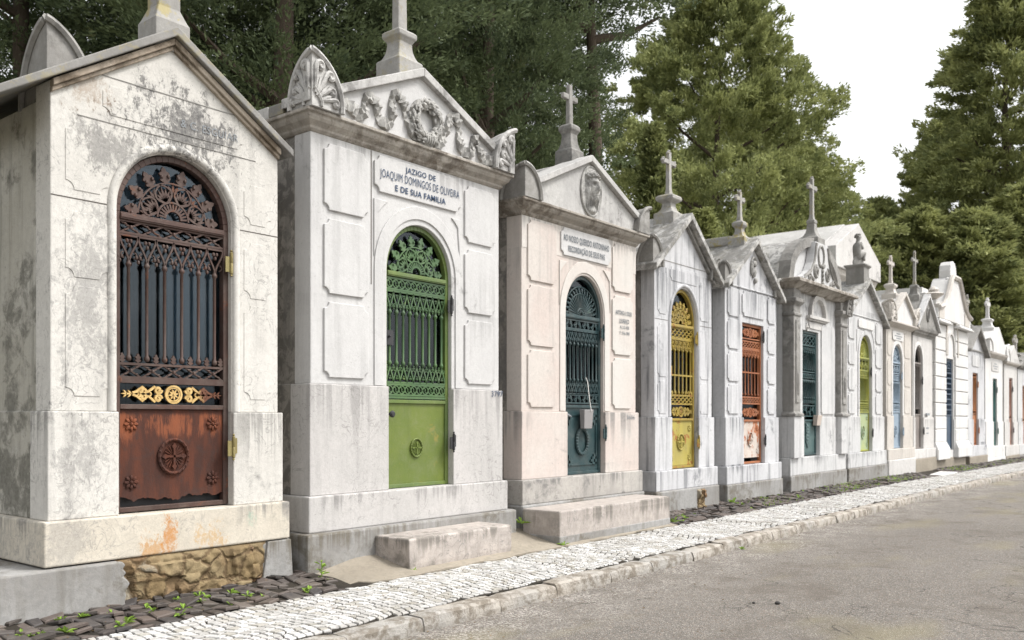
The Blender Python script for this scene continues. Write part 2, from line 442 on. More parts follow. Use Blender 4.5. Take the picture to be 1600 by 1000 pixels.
def rosette(mb, cx, cz, r, y):
    for k in range(8): mb.blob((cx + r * .6 * math.cos(k * PI / 4), y, cz + r * .6 * math.sin(k * PI / 4)), (r * .4 * math.cos(k * PI / 4), 0, r * .4 * math.sin(k * PI / 4)), r * .24, r * .2)
    mb.blob((cx, y - r * .1, cz), (0, 0, r * .25), r * .25)

def hinge(parent, x, z, y, mat, h=.17, plate=.05):
    mb = MB()
    mb.lathe(x, y, [(.004, z - h * .62), (.012, z - h * .58), (.005, z - h * .52), (.013, z - h * .48), (.013, z - .004), (.011, z), (.013, z + .004), (.013, z + h * .48), (.005, z + h * .52), (.012, z + h * .58), (.004, z + h * .62)], 10)
    mb.box(x - plate, x - .008, y + .002, y + .012, z - h * .42, z + h * .3)
    mb.box(x + .008, x + plate * .7, y + .003, y + .012, z - h * .3, z + h * .42)
    return mb.build('hinge', mat, parent, 40)

def iron_door(parent, x0, x1, zb, zs, arch, bands, kick, M, lunette=None, ztop=None, Mk=None, Mg=None, medal=None, rosettes=True, hinges=None, Mh=None, glass=True, fw=.045, curtain=None, crossbar=None, orn=None, Mo=None, handle=None, frame_dark=False):
    """bands: (kind,z0,z1,n) list; kick: (z0,z1) sheet panel; zs: spring of the arch or top of a flat door"""
    y = FY + .055; w = x1 - x0; cx = (x0 + x1) / 2; r = w / 2
    rz = (ztop - zs) if ztop else r
    mb = MB()
    mb.box(x0, x0 + fw, y - .012, y + .045, zb, zs); mb.box(x1 - fw, x1, y - .012, y + .045, zb, zs)
    mb.box(x0 + fw, x1 - fw, y - .010, y + .043, zb, zb + .035)
    if arch:
        o = circ(cx, zs, r, 28, 0, PI, rz); i = circ(cx, zs, r - fw, 28, 0, PI, rz - fw)
        for k in range(28): mb.prism([o[k], o[k + 1], i[k + 1], i[k]], y - .012, y + .045)
        mb.box(x0 + fw, x1 - fw, y - .022, y + .045, zs - .05, zs)
        mb.box(x0 + fw, x1 - fw, y - .028, y - .022, zs - .04, zs - .012)
    else: mb.box(x0 + fw, x1 - fw, y - .010, y + .043, zs - fw, zs)
    mb.box(x0 + fw, x1 - fw, y - .014, y + .04, kick[1], kick[1] + .035)
    d = mb.build('door', M, parent, bevel=.004, seg=1)
    xa, xb = x0 + fw, x1 - fw
    g = MB()
    for b in bands: band(g, b[0], xa, xb, b[1], b[2], b[3], y)
    if crossbar: g.box(xa, xb, y - .004, y + .018, crossbar - .012, crossbar + .012)
    g.build('grille', Mg or M, d, 40)
    if orn:
        o = MB(); ornament(o, xa + .005, xb - .005, orn[0], orn[1], y); o.build('scroll_ornament', Mo or M, d, 40)
    if arch and lunette:
        l = MB(); (palmette if lunette.startswith('p') else fanlight)(l, cx, zs + .005, min(r, rz) - fw, y + .008, *([1] if lunette == 'p2' else []))
        l.build('lunette', Mg or M, d, 40)
    k = MB(); k.box(xa, xb, y + .006, y + .022, kick[0], kick[1]); k.build('kick_panel', Mk or M, d)
    if medal:
        m = MB()
        if medal[0] == 'wreath':
            n = 26
            for q in range(n):
                a = 2 * PI * q / n
                m.blob((cx + medal[2] * math.cos(a), y - .012, medal[1] + medal[3] * math.sin(a)), (-.03 * math.sin(a), 0, .03 * math.cos(a)), .024, .022)
            m.build('wreath', Mk or M, d, 50)
        else:
            cross_medal(m, cx, medal[1], medal[2], y - .004, medal[3]); m.build('medallion', Mk or M, d, 50)
    if rosettes:
        q = rosettes if isinstance(rosettes, float) else .05
        for xx in (xa + .09, xb - .09):
            for zz in (kick[0] + .11, kick[1] - .11):
                m = MB(); rosette(m, xx, zz, q, y); m.build('rosette', Mk or M, d, 50)
    for z in (hinges or []): hinge(d, x1 - .008, z, FY - .01 if z > 1.55 else FY - .042, Mh or M)
    if handle:
        m = MB(); kind, hx, hz = handle
        if kind == 'plate': m.box(hx - .05, hx + .05, y - .02, y - .002, hz - .07, hz + .07); m.blob((hx - .01, y - .03, hz + .01), (0, .02, 0), .014)
        else: m.lathe(0, 0, [(.01, 0), (.01, .03), (.026, .04), (.03, .055), (.02, .07)], 12); m.v = [(hx + a, y - c, hz + b) for a, b, c in m.v]
        m.build('handle', Mh or M, d, 40)
    if glass:
        gl = MB().box(x0 + .01, x1 - .01, y + .05, y + .056, kick[1], zs)
        if arch:
            c = circ(cx, zs, r - .008, 20, 0, PI, rz - .008); gl.prism(c, y + .0505, y + .0565)
        gl.build('pane', MATS['glass'], d)
    if curtain:
        for (a, b, za, zc, mat, amp) in curtain:
            c = MB(); nn = max(8, int((b - a) * 90))
            c.grid(nn, 5, lambda u, v: (a + (b - a) * u, y + .14 + amp * math.sin(u * (b - a) * 75 + math.sin(u * 9)) + .01 * v, za + (zc - za) * v + (.03 * math.sin(u * 23) * (1 - v) if amp > .006 else 0)))
            c.build('curtain', mat, d, 80, normals=False)
    return d

# ------------------------------------------------------------------ the stone shell
def shell(root, x0, x1, zf, zpb, zpt, zs, ze, depth, mt, ms, door, top=None, joint=None, zsp=None, arch=True, ztop=None, found=None, mplinth=None, mlow=None, fo=.09, gap=True, poff=.07, bev=.008, lo=.03):
    """foundation, plinth, lower block, facade with the door hole, side and back walls. top: facade outline above the eaves, right to left"""
    y = FY; dx0, dx1 = door
    f = MB().box(x0 - fo, x1 + fo, y - fo, y + depth + .05, zf, zpb)
    if found: f.build('foundation', found, root, bevel=.02)
    p = MB().box(x0 - poff, x1 + poff, y - poff, y + depth + .03, zpb, zpt)
    p.build('plinth', mplinth or mt, root, bevel=.012)
    MB().box(x0 - lo, dx0, y - lo, y + .24, zpt, zs).build('base_wall', mlow or mt, root, bevel=bev)
    MB().box(dx1, x1 + lo, y - lo, y + .24, zpt, zs).build('base_wall', mlow or mt, root, bevel=bev)
    zsp = zsp if zsp else zs
    cx = (dx0 + dx1) / 2; r = (dx1 - dx0) / 2
    top = top or [(x1, ze), (x0, ze)]
    if arch: hole = list(reversed(circ(cx, zsp, r, 28, 0, PI, (ztop - zsp) if ztop else r)))
    else: hole = [(dx0, zsp), (dx1, zsp)]
    poly = [(x0, zs), (dx0, zs)] + hole + [(dx1, zs), (x1, zs)] + top
    MB().prism(poly, y, y + .22).build('facade', mt, root, bevel=bev)
    if joint:
        for a, e in ((x0, dx0 - .075), (dx1 + .075, x1)): MB().box(a + .004, e, y - .0015, y + .004, joint - .004, joint + .004).build('joint_line', MATS['dirt'], root)
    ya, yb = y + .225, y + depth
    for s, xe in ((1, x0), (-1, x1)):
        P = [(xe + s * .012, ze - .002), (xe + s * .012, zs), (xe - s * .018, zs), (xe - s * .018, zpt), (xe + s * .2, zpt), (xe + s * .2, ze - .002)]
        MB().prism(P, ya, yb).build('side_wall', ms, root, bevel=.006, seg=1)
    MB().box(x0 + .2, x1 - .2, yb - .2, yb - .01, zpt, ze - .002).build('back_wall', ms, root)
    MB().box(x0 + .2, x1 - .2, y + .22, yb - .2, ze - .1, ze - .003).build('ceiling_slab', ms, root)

def gable_roof(root, x0, x1, cx, zap, slope, y0, y1, th, mat, name='roof', lean=0.0):
    """two stone slabs meeting at the ridge; zap = top of the ridge"""
    zl = zap - slope * (cx - x0); zr = zap - slope * (x1 - cx)
    m = MB().prism([(x0, zl), (cx, zap), (x1, zr), (x1, zr - th), (cx, zap - th * 1.15), (x0, zl - th)], y0, y1)
    return m.build(name, mat, root, bevel=.008)

def corner_block(root, xc, yc, sx, W, D, z0, H, mat, kind='ogive', rim=True, relief=None, name='acroterion'):
    """corner acroterion: two curved faces meeting on the vertical corner edge; sx=+1 leaves the corner to the right"""
    prof = []
    n = 16
    for i in range(n + 1):
        t = 1 - (1 - i / n) ** 1.4
        k = (1 - t ** 2.4) ** .68 if kind == 'ogive' else math.sqrt(max(0, 1 - t * t))
        prof.append((z0 + H * t, max(k, .012)))
    rs = []
    for z, k in prof:
        a, b = xc, xc + sx * W * k
        rs.append((min(a, b), max(a, b), yc, yc + D * k, z))
    mb = MB().rings(rs)
    ob = mb.build(name, mat, root, bevel=.006, seg=1)
    if rim:
        m = MB()
        m.tube([(xc + sx * (W * k - .015), yc - .006, z) for z, k in prof], .028, 6)
        m.tube([(xc - sx * .006, yc + D * k - .015, z) for z, k in prof], .028, 6)
        m.build('rim', mat, ob, 40)
    if relief:
        m = MB()
        for face in (0, 1):
            L = W if face == 0 else D
            mp = (lambda a, b: (xc + sx * a, yc - .008, z0 + b)) if face == 0 else (lambda a, b: (xc - sx * .008, yc + a, z0 + b))
            for an, rad in ((88, .74), (62, .70), (37, .68), (12, .72)):
                A = R(an); rr = rad * (H if an > 50 else (L * .5 + H * .42))
                pts = [(.03 + q * rr * math.cos(A) * .95, .05 + q * rr * math.sin(A)) for q in (.18, .45, .7, .86)]
                ex, ez = pts[-1]; q = rr * .12
                sg = -1
                ca, cz = ex + q * math.sin(A), ez - q * math.cos(A)
                for i in range(1, 9):
                    b = A + PI / 2 + sg * i * .62
                    k = 1 - .07 * i
                    pts.append((ca + q * k * math.cos(b), cz + q * k * math.sin(b)))
                pts = [(max(.01, min(a, L * .93)), b) for a, b in pts]
                m.tube([mp(a, b) for a, b in pts], [.012 + .012 * min(1, i / 3) for i in range(len(pts))], 6)
                m.blob(mp(max(.015, min(ca, L * .9)), cz), (0, 0, .02), .02)
            for an in (75, 50, 25):
                A = R(an)
                m.tube([mp(.03 + q * math.cos(A), .04 + q * math.sin(A)) for q in (.05, H * .3, H * .48)], [.01, .018, .008], 5)
            m.tube([mp(a, b) for a, b in ((.02, H * .33), (.06, H * .25), (.1, H * .1), (.1, .01))], .016, 6)
        m.build('shell_relief', mat, ob, 50)
    return ob

def cross(root, cx, cy, z0, H, t, arm, mat, kind='latin', arm_z=.72):
    """stone cross standing on its pedestal"""
    mb = MB()
    d = t * .8
    if kind == 'latin':
        mb.rings([(cx - t * .62, cx + t * .62, cy - d * .6, cy + d * .6, z0), (cx - t / 2, cx + t / 2, cy - d / 2, cy + d / 2, z0 + H)])
        za = z0 + H * arm_z
        mb.box(cx - arm, cx - t * .5, cy - d * .46, cy + d * .46, za - t * .5, za + t * .5); mb.box(cx + t * .5, cx + arm, cy - d * .46, cy + d * .46, za - t * .5, za + t * .5)
        return mb.build('cross', mat, root, bevel=.012)
    za = z0 + H * arm_z
    mb.rings([(cx - t * .8, cx + t * .8, cy - d * .8, cy + d * .8, z0), (cx - t * .55, cx + t * .55, cy - d * .55, cy + d * .55, z0 + .1), (cx - t / 2, cx + t / 2, cy - d / 2, cy + d / 2, z0 + H - t * .4)])
    mb.box(cx - arm + t * .3, cx + arm - t * .3, cy - d * .46, cy + d * .46, za - t * .46, za + t * .46)
    t0 = t; t = t * .8
    for (ex, ez, ax) in ((cx, z0 + H, 0), (cx - arm, za, 1), (cx + arm, za, 2)):
        sg = -1 if ax == 1 else 1
        for k in (-1, 0, 1):
            if ax == 0: c = (ex + k * t * .55, cy, ez - t * (.75 if k else .2))
            else: c = (ex - sg * t * (.45 if k else 0), cy, ez + k * t * .55)
            mb.blob(c, (0, 0, t * .46), t * .46, d * .6, 8, 6)
    return mb.build('cross', mat, root, 40)

def pedestal(root, cx, cy, z0, mat, w=.3, hb=.28, hn=.2, wc=.22, name='pedestal', parent=None, wn=None):
    """block, concave neck and cap slab under a cross; returns the top z"""
    wn = wn or wc * .72
    pr = [(z0, w), (z0 + hb, w), (z0 + hb + .012, w * .96)]
    for i in range(1, 7):
        t = i / 6
        pr.append((z0 + hb + hn * t, wn + (w * .92 - wn) * (1 - t) ** 2.4))
    z = z0 + hb + hn
    pr += [(z + .03, wc * .86), (z + .05, wc), (z + .095, wc), (z + .115, wc * .82), (z + .13, wc * .6)]
    MB().rings([(cx - k, cx + k, cy - k, cy + k, zz) for zz, k in pr]).build(name, mat, parent or root, bevel=.006, seg=1)
    return z + .125

def panel(root, x0, x1, z0, z1, mat, rise=.016, r=.06, y=None, name='wall_panel', bev=.006):
    y = FY if y is None else y
    return MB().prism(notched(x0, x1, z0, z1, r), y - rise, y + .01).build(name, mat, root, bevel=bev, seg=2)

def spandrel(root, xa, xb, zt, cx, cz, r, side, mat, rise=.014, zlow=None):
    """panel between the plaque and the door arch; side -1 left, +1 right"""
    n = 10
    zl = zlow if zlow is not None else cz + .05
    a0 = math.asin(min(.999, (zt - cz) / r)) if zt - cz < r else PI / 2 - .12
    a1 = math.asin(max(0.0, (zl - cz) / r))
    pts = []
    for i in range(n + 1):
        a = a0 + (a1 - a0) * i / n
        pts.append((cx + side * r * math.cos(a), cz + r * math.sin(a)))
    ox = xa if side < 0 else xb
    poly = [(ox, zt), (pts[0][0], zt)] + [p for p in pts if (p[0] - ox) * side < -.01] + [(ox, max(zl, pts[-1][1]))]
    # drop repeats
    out = []
    for p in poly:
        if not out or abs(p[0] - out[-1][0]) + abs(p[1] - out[-1][1]) > .004: out.append(p)
    return MB().prism(out, FY - rise, FY + .01).build('wall_panel', mat, root, bevel=.005, seg=2)

def archivolt(root, cx, cz, r0, r1, mat, rise=.02, zlow=None, roll=False, name='archivolt', ztop=None):
    """moulded band round the door head and down its jambs"""
    k = ((ztop - cz) / r0) if ztop else 1
    mb = MB()
    if roll:
        rm = (r0 + r1) / 2; t = (r1 - r0) / 2
        pts = ([(cx + rm, zlow)] if zlow is not None else []) + circ(cx, cz, rm, 28, 0, PI, rm * k) + ([(cx - rm, zlow)] if zlow is not None else [])
        mb.tube(at_y(pts, FY + t * .2), t, 10)
        return mb.build(name, mat, root, 50)
    o = circ(cx, cz, r1, 28, 0, PI, r1 * k); i = circ(cx, cz, r0, 28, 0, PI, r0 * k)
    if zlow is not None: o = [(cx + r1, zlow)] + o + [(cx - r1, zlow)]; i = [(cx + r0, zlow)] + i + [(cx - r0, zlow)]
    n = len(o)
    vs = []; fs = []
    for q, (a, b) in enumerate(zip(o, i)):
        vs += [(a[0], FY + .01, a[1]), (a[0], FY - rise, a[1]), (b[0], FY - rise, b[1]), (b[0], FY + .01, b[1])]
    for q in range(n - 1):
        for j in range(4): fs.append((4 * q + j, 4 * q + (j + 1) % 4, 4 * q + 4 + (j + 1) % 4, 4 * q + 4 + j))
    fs += [(0, 1, 2, 3), (4 * n - 1, 4 * n - 2, 4 * n - 3, 4 * n - 4)]
    mb.add(vs, fs)
    return mb.build(name, mat, root, bevel=.005, seg=2)
# ------------------------------------------------------------------ materials of the place
MATS = {}
MATS['underside'] = stone('stained_moulding', (.46, .40, .33), (.34, .28, .215), amt=.6, streak=.3, vein=.1, stain=(.10, .075, .05), off=81)
MATS['dirt'] = plain('joint_dirt', (.09, .08, .07), .9)
MATS['glass'] = glassmat('old_glass')
MATS['cream'] = stone('cream_limestone', (.65, .63, .59), (.585, .565, .525), amt=.32, streak=.28, vein=.6, grain=.24, stain=(.125, .12, .115), drips=[(1.555, .75, .5)],
    blobs=[(3.74, 3.70, .60, .40, .18, 1.0, (.105, .102, .10)), (3.2, 3.42, .34, .26, .1, .75, (.15, .145, .14)), (3.02, 2.35, .34, 1.0, .3, .62, (.19, .185, .18)),
           (2.95, 1.2, .3, .5, .3, .6, (.19, .185, .18)), (3.0, 3.85, .25, .2, .1, .5, (.24, .15, .08))])
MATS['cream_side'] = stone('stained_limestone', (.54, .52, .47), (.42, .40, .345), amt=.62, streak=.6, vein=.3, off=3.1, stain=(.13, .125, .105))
MATS['cream_sill'] = stone('sill_limestone', (.64, .59, .5), (.55, .5, .42), amt=.3, streak=.1, vein=.5, drips=[(.815, .3, .7)],
    blobs=[(3.45, .55, .12, .16, .1, .85, (.45, .24, .08)), (3.62, .62, .1, .2, .15, .95, (.45, .20, .05)), (3.95, .58, .2, .16, .3, .7, (.48, .3, .12)), (4.3, .72, .08, .2, .4, .5, (.3, .45, .35)), (2.85, .65, .2, .3, 0, .5, (.25, .24, .23))])
MATS['white'] = stone('white_marble', (.565, .558, .55), (.525, .518, .512), amt=.20, streak=.24, vein=.16, off=7, fine=.14, grain=.12, pepper=.4, drips=[(3.99, .45, .45), (2.6, .5, .2)])
MATS['white_low'] = stone('veined_marble', (.535, .515, .50), (.49, .475, .46), amt=.26, streak=.25, vein=.6, off=9, grain=.2, drips=[(1.81, .8, .5), (.835, .3, .6)])
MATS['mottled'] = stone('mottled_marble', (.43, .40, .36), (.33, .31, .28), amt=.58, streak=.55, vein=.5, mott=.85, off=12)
MATS['cornice'] = stone('cornice_limestone', (.50, .465, .415), (.385, .35, .305), amt=.62, streak=.6, vein=.1, top=.35, stain=(.115, .09, .065), off=4)
MATS['pediment'] = stone('grey_pediment', (.56, .55, .53), (.46, .45, .44), amt=.55, streak=.35, vein=.2, top=.15, off=15)
MATS['relief'] = stone('carved_marble', (.50, .49, .465), (.40, .39, .37), amt=.6, streak=.3, vein=.1, off=17, mott=.55, pepper=.9)
MATS['weathered'] = stone('weathered_grey_stone', (.37, .36, .34), (.28, .27, .255), amt=.6, streak=.4, vein=.1, top=.6, off=19, stain=(.10, .10, .095))
MATS['lichened'] = stone('lichened_stone', (.40, .39, .37), (.33, .32, .3), amt=.4, streak=.2, vein=.1, top=.3, lichen=.85, off=21)
MATS['lichen_light'] = stone('grey_stone_with_lichen', (.42, .41, .39), (.34, .33, .31), amt=.4, streak=.2, vein=.1, top=.3, lichen=.35, off=27)
MATS['roofslab'] = stone('roof_slab', (.31, .30, .285), (.22, .215, .2), amt=.5, streak=.1, vein=0, lichen=.4, top=.3, off=23)
MATS['roofflake'] = stone('flaking_roof', (.62, .61, .59), (.50, .49, .47), amt=.55, streak=0, vein=0, mott=.9, lichen=.1, top=.2, off=25, stain=(.17, .165, .155), grain=.7)
MATS['pink'] = stone('pink_marble', (.575, .53, .49), (.56, .485, .445), amt=.2, streak=.3, vein=.1, off=31, fine=.15, grain=.18, pepper=.4, drips=[(1.59, .8, .7), (3.44, .8, .3), (.95, .2, .5)])
MATS['pinkcream'] = stone('cream_pink_marble', (.585, .56, .525), (.575, .53, .49), amt=.12, streak=.14, vein=.08, off=33, fine=.12, grain=.12, pepper=.3, drips=[(3.80, .4, .5)])
MATS['pinkplinth'] = stone('grey_plinth', (.48, .455, .42), (.38, .36, .335), amt=.6, streak=.5, vein=.2, off=35, drips=[(.82, .3, .8)])
MATS['greyst'] = stone('streaked_grey_marble', (.60, .60, .61), (.54, .54, .555), amt=.36, streak=.85, vein=.15, off=41, stain=(.14, .145, .155), grain=.2, drips=[(3.64, 1.3, .6), (1.53, .7, .7), (.78, .3, .8)])
MATS['greyst2'] = stone('pale_streaked_marble', (.61, .605, .60), (.55, .55, .55), amt=.34, streak=.7, vein=.15, off=44, stain=(.15, .15, .155), grain=.2, drips=[(3.86, 1.2, .5), (1.55, .7, .6), (.8, .3, .7)])
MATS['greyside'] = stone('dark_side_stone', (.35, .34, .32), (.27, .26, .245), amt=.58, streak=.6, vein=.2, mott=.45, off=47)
MATS['paleW'] = stone('pale_limestone', (.60, .585, .565), (.55, .53, .51), amt=.24, streak=.4, vein=.08, off=51, fine=.15, drips=[(3.7, 1.0, .5), (1.5, .6, .5)])
MATS['paleW2'] = stone('whitewashed_stone', (.66, .65, .635), (.61, .6, .585), amt=.12, streak=.25, vein=0, off=53, fine=.12, grain=.12, pepper=.3)
MATS['warmW'] = stone('warm_limestone', (.58, .545, .50), (.52, .48, .435), amt=.18, streak=.35, vein=.08, off=57, fine=.15)
MATS['step'] = stone('step_marble', (.52, .465, .425), (.46, .41, .375), amt=.36, streak=.5, vein=.8, top=.3, off=61, stain=(.16, .145, .125), drips=[(.52, .3, .8), (.445, .2, .6)])
MATS['plaster'] = stone('grey_plaster', (.35, .345, .335), (.26, .25, .235), amt=.5, streak=.45, vein=0, off=63, stain=(.13, .115, .09), grain=.45, drips=[(.52, .35, .8)])
MATS['apron'] = stone('sandy_concrete', (.34, .30, .24), (.28, .245, .195), amt=.3, streak=0, vein=.3, off=65, stain=(.17, .15, .12), grain=.45)

def rubble_mat():
    M = Mat('rubble_masonry')
    p = M.scaled((1, 1, 1.35))
    wv = M.n('ShaderNodeMix', {'data_type': 'RGBA'}); 
    M.set(wv.inputs[0], .12); M.set(wv.inputs[6], p); M.set(wv.inputs[7], M.noise(5, 4, .6, col=True))
    v = M.n('ShaderNodeTexVoronoi', Vector=wv.outputs[2], Scale=5.2, Randomness=1)
    e = M.n('ShaderNodeTexVoronoi', {'feature': 'DISTANCE_TO_EDGE'}, Vector=wv.outputs[2], Scale=5.2, Randomness=1)
    cr = M.n('ShaderNodeSeparateColor', Color=v.outputs['Color']).outputs
    c = M.mix(cr[0], (.20, .145, .075), (.26, .205, .12))
    c = M.mix(M.sm(cr[1], .7, .8), c, (.19, .105, .055))
    c = M.mix(M.sm(cr[2], .8, .9), c, (.27, .24, .185))
    c = M.mix(M.sm(M.noise(7, 7, .7), .45, .7), c, (.20, .14, .075))
    c = M.mix(M.math('SUBTRACT', 1.0, M.sm(e.outputs[0], .0, .09)), c, (.13, .09, .05))
    c = M.mix(M.math('MULTIPLY', M.sm(M.noise(4.2, 8, .72, .4), .46, .62), .5), c, (.14, .10, .06))
    c = M.mix(M.math('MULTIPLY', M.sm(M.noise(3.3, 7, .7), .58, .68), .6), c, (.20, .10, .045))
    h = M.math('ADD', M.sm(e.outputs[0], 0, .12), M.math('MULTIPLY', M.noise(30, 6, .7), .5))
    M.bsdf(c, .9, normal=M.bump(h, .55, .04), spec=.2)
    return M.m
MATS['rubble'] = rubble_mat()

IRON = paint('rusted_dark_iron', (.068, .035, .027), (.05, .028, .022), rust=(.10, .04, .024), rust2=(.14, .055, .03), amt=.3, rough=.6, scale=9, streak=.3)
def rust_sheet():
    M = Mat('rust_sheet'); x, y, z = M.xyz()
    v = M.scaled((7, 7, 1.3))
    c = M.mix(M.sm(M.noise(1.6, 6, .65, .2, v), .38, .66), (.052, .022, .016), (.095, .031, .017))
    c = M.mix(M.math('MULTIPLY', M.sm(M.noise(11, 8, .72), .5, .66), .5), c, (.045, .03, .027))
    zb = M.math('MULTIPLY', M.sm(z, 1.27, 1.42), M.math('SUBTRACT', 1.0, M.sm(z, 1.52, 1.58)))
    f = M.math('MULTIPLY', M.sm(M.math('ADD', M.noise(2.2, 8, .7, .3, v), M.math('MULTIPLY', zb, .20)), .62, .78), M.math('ADD', .18, M.math('MULTIPLY', zb, .42)))
    c = M.mix(f, c, (.29, .09, .038))
    M.bsdf(c, .8, normal=M.bump(M.noise(40, 7, .72), .4, .006), spec=.25); return M.m
RUSTP = rust_sheet()
def gold_mat():
    M = Mat('worn_gilding')
    x, y, z = M.xyz()
    f = M.sm(M.math('ADD', x, M.math('MULTIPLY', M.noise(14, 5, .7), .35)), 4.02, 4.14)
    c = M.mix(f, M.mix(M.sm(M.noise(20, 4, .6), .4, .7), (.58, .40, .16), (.40, .26, .09)), (.12, .045, .022))
    M.bsdf(c, .5, normal=M.bump(M.noise(60, 4), .2, .004)); return M.m
GOLD = gold_mat()
BRASS = plain('brass', (.24, .20, .085), .45, .35, .3, 20)
GREEN = paint('green_paint', (.12, .17, .035), (.09, .14, .038), rust=(.28, .26, .07), rust2=(.30, .13, .04), amt=.18, rough=.5, scale=5)
GREENB = paint('dark_green_bars', (.075, .15, .05), (.05, .10, .045), rust=(.15, .2, .06), amt=.2, rough=.5)
GREENK = paint('green_sheet', (.125, .165, .026), (.105, .145, .027), rust=(.19, .19, .03), rust2=(.23, .19, .045), amt=.30, rough=.55, scale=2.5, streak=.22)
TEAL = paint('dark_teal_paint', (.022, .052, .058), (.018, .042, .046), rust=(.08, .12, .10), amt=.14, rough=.42, scale=4, streak=.3)
YELL = paint('yellow_paint', (.33, .235, .03), (.27, .195, .035), rust=(.20, .07, .02), rust2=(.34, .17, .04), amt=.36, rough=.55, scale=6, streak=.3)
YELLK = paint('yellow_sheet', (.38, .315, .06), (.34, .285, .07), rust=(.2, .06, .02), rust2=(.36, .14, .03), amt=.40, rough=.6, scale=4.5, streak=.5)
ORAN = paint('orange_rust_paint', (.33, .115, .04), (.27, .085, .03), rust=(.14, .04, .018), rust2=(.42, .2, .1), amt=.35, rough=.6, scale=7)
ORANK = paint('rusting_white_sheet', (.56, .50, .45), (.5, .42, .36), rust=(.26, .07, .025), rust2=(.45, .2, .1), amt=.60, rough=.6, scale=3.5, streak=.3)
BOTTLE = paint('bottle_green_paint', (.02, .065, .068), (.018, .05, .055), rust=(.05, .1, .09), amt=.2, rough=.45)
BOTTK = paint('bottle_green_sheet', (.055, .11, .11), (.05, .09, .09), rust=(.1, .13, .11), amt=.2, rough=.5)
OLIVE = paint('olive_yellow_paint', (.30, .30, .035), (.22, .24, .05), rust=(.12, .15, .06), amt=.3, rough=.55)
OLIVK = paint('faded_yellow_green_sheet', (.36, .40, .17), (.30, .38, .26), rust=(.28, .38, .33), rust2=(.33, .28, .04), amt=.5, rough=.6, scale=3)
BLUE = paint('pale_blue_paint', (.26, .33, .40), (.22, .29, .36), rust=(.34, .4, .46), amt=.2, rough=.5)
TAUPE = paint('grey_brown_paint', (.22, .19, .17), (.18, .16, .15), rust=(.12, .08, .06), amt=.2)
NAVY = paint('dark_blue_paint', (.035, .07, .115), (.03, .055, .09), rust=(.05, .1, .14), amt=.2, rough=.45)
WOOD = paint('orange_wood', (.38, .15, .045), (.28, .10, .035), rust=(.14, .05, .02), amt=.3, rough=.6)
SEAG = paint('sea_green_paint', (.015, .10, .085), (.02, .08, .075), rust=(.1, .14, .13), amt=.2)
PINKB = paint('pink_brown_paint', (.36, .19, .14), (.28, .14, .1), rust=(.16, .06, .03), amt=.3)
PEACH = paint('peach_paint', (.48, .27, .17), (.4, .22, .14), rust=(.25, .1, .05), amt=.3)
BLACKM = plain('black_iron', (.03, .03, .032), .5)
INK = plain('blue_black_ink', (.028, .055, .11), .7, var=.2)
INKF = plain('faded_ink', (.22, .235, .25), .8, var=.25)
INKG = plain('grey_ink', (.15, .165, .18), .8, var=.3)
CURT = plain('grey_curtain', (.35, .38, .42), .9, var=.1)
CURTD = plain('brown_curtain', (.14, .10, .085), .9, var=.2)
CURTO = plain('ochre_curtain', (.28, .14, .06), .9, var=.2)
LACE = plain('torn_lace_curtain', (.55, .55, .56), .9, var=.1)
ROWG = 'mausoleums standing in a row along the pavement'

def house(label, x0, x1): return empty('mausoleum', ((x0 + x1) / 2, FY, .2), label, 'mausoleum', ROWG)
Y = FY

# ================================================================== 1: cream gable, rusted door
H = house('nearest mausoleum, cream stained stone with plain gable and rusty brown iron door', 2.77, 4.62)
x0, x1, cx = 2.77, 4.62, 3.69
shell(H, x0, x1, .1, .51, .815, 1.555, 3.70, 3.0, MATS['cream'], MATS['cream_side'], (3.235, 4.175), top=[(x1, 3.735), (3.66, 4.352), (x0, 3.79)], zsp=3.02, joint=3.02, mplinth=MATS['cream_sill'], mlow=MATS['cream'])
f = MB(); f.box(3.22, x1 + .10, Y - .055, Y + 3.05, .05, .508); f.box(.6, 3.22, Y - .10, Y + .95, .05, .50); f.box(x0 - .05, 3.22, Y + .95, Y + 3.05, .05, .505)
f.build('foundation', MATS['plaster'], H, bevel=.03)
from mathutils import noise as mn
def rubble_sheet(xa, xb, za, zb, y, name='rubble_patch'):
    m = MB()
    def fn(u, v):
        x = xa + (xb - xa) * u; z = za + (zb - za) * v
        edge = min(1, min(u, 1 - u) * 12, (1 - v) * 14)
        cell = mn.cell(Vector((x * 7 + mn.noise(Vector((x * 6, 0, z * 6))) * .8, 3, z * 9)))
        d = max(.012, .025 + .03 * cell + .02 * mn.noise(Vector((x * 18, 1, z * 18))))
        return (x, y - d * edge + .004 * (1 - edge), z)
    m.grid(90, 30, fn)
    return m.build(name, MATS['rubble'], H, 60)
rubble_sheet(3.19, 4.46, .1, .506, Y - .055)
rr_ = random.Random(12); ed = [(3.24 + .10 * mn.noise(Vector((0, 0, q * .55))) + rr_.uniform(-.015, .015), .12 + .38 * q / 14) for q in range(15)]
MB().prism([(.7, .12)] + ed + [(.7, .50)], Y - .125, Y - .09).build('plaster_edge', MATS['plaster'], H, bevel=.012)
m = MB()
m.prism([(4.42, .2), (4.5, .22), (4.72, .18), (4.7, .5), (4.47, .5), (4.45, .36)], Y - .075, Y - .05); m.build('plaster_patch', MATS['plaster'], H, bevel=.008)
gable_roof(H, 2.40, 4.72, 3.66, 4.43, .635, Y - .085, Y + 3.1, .06, MATS['roofslab'])
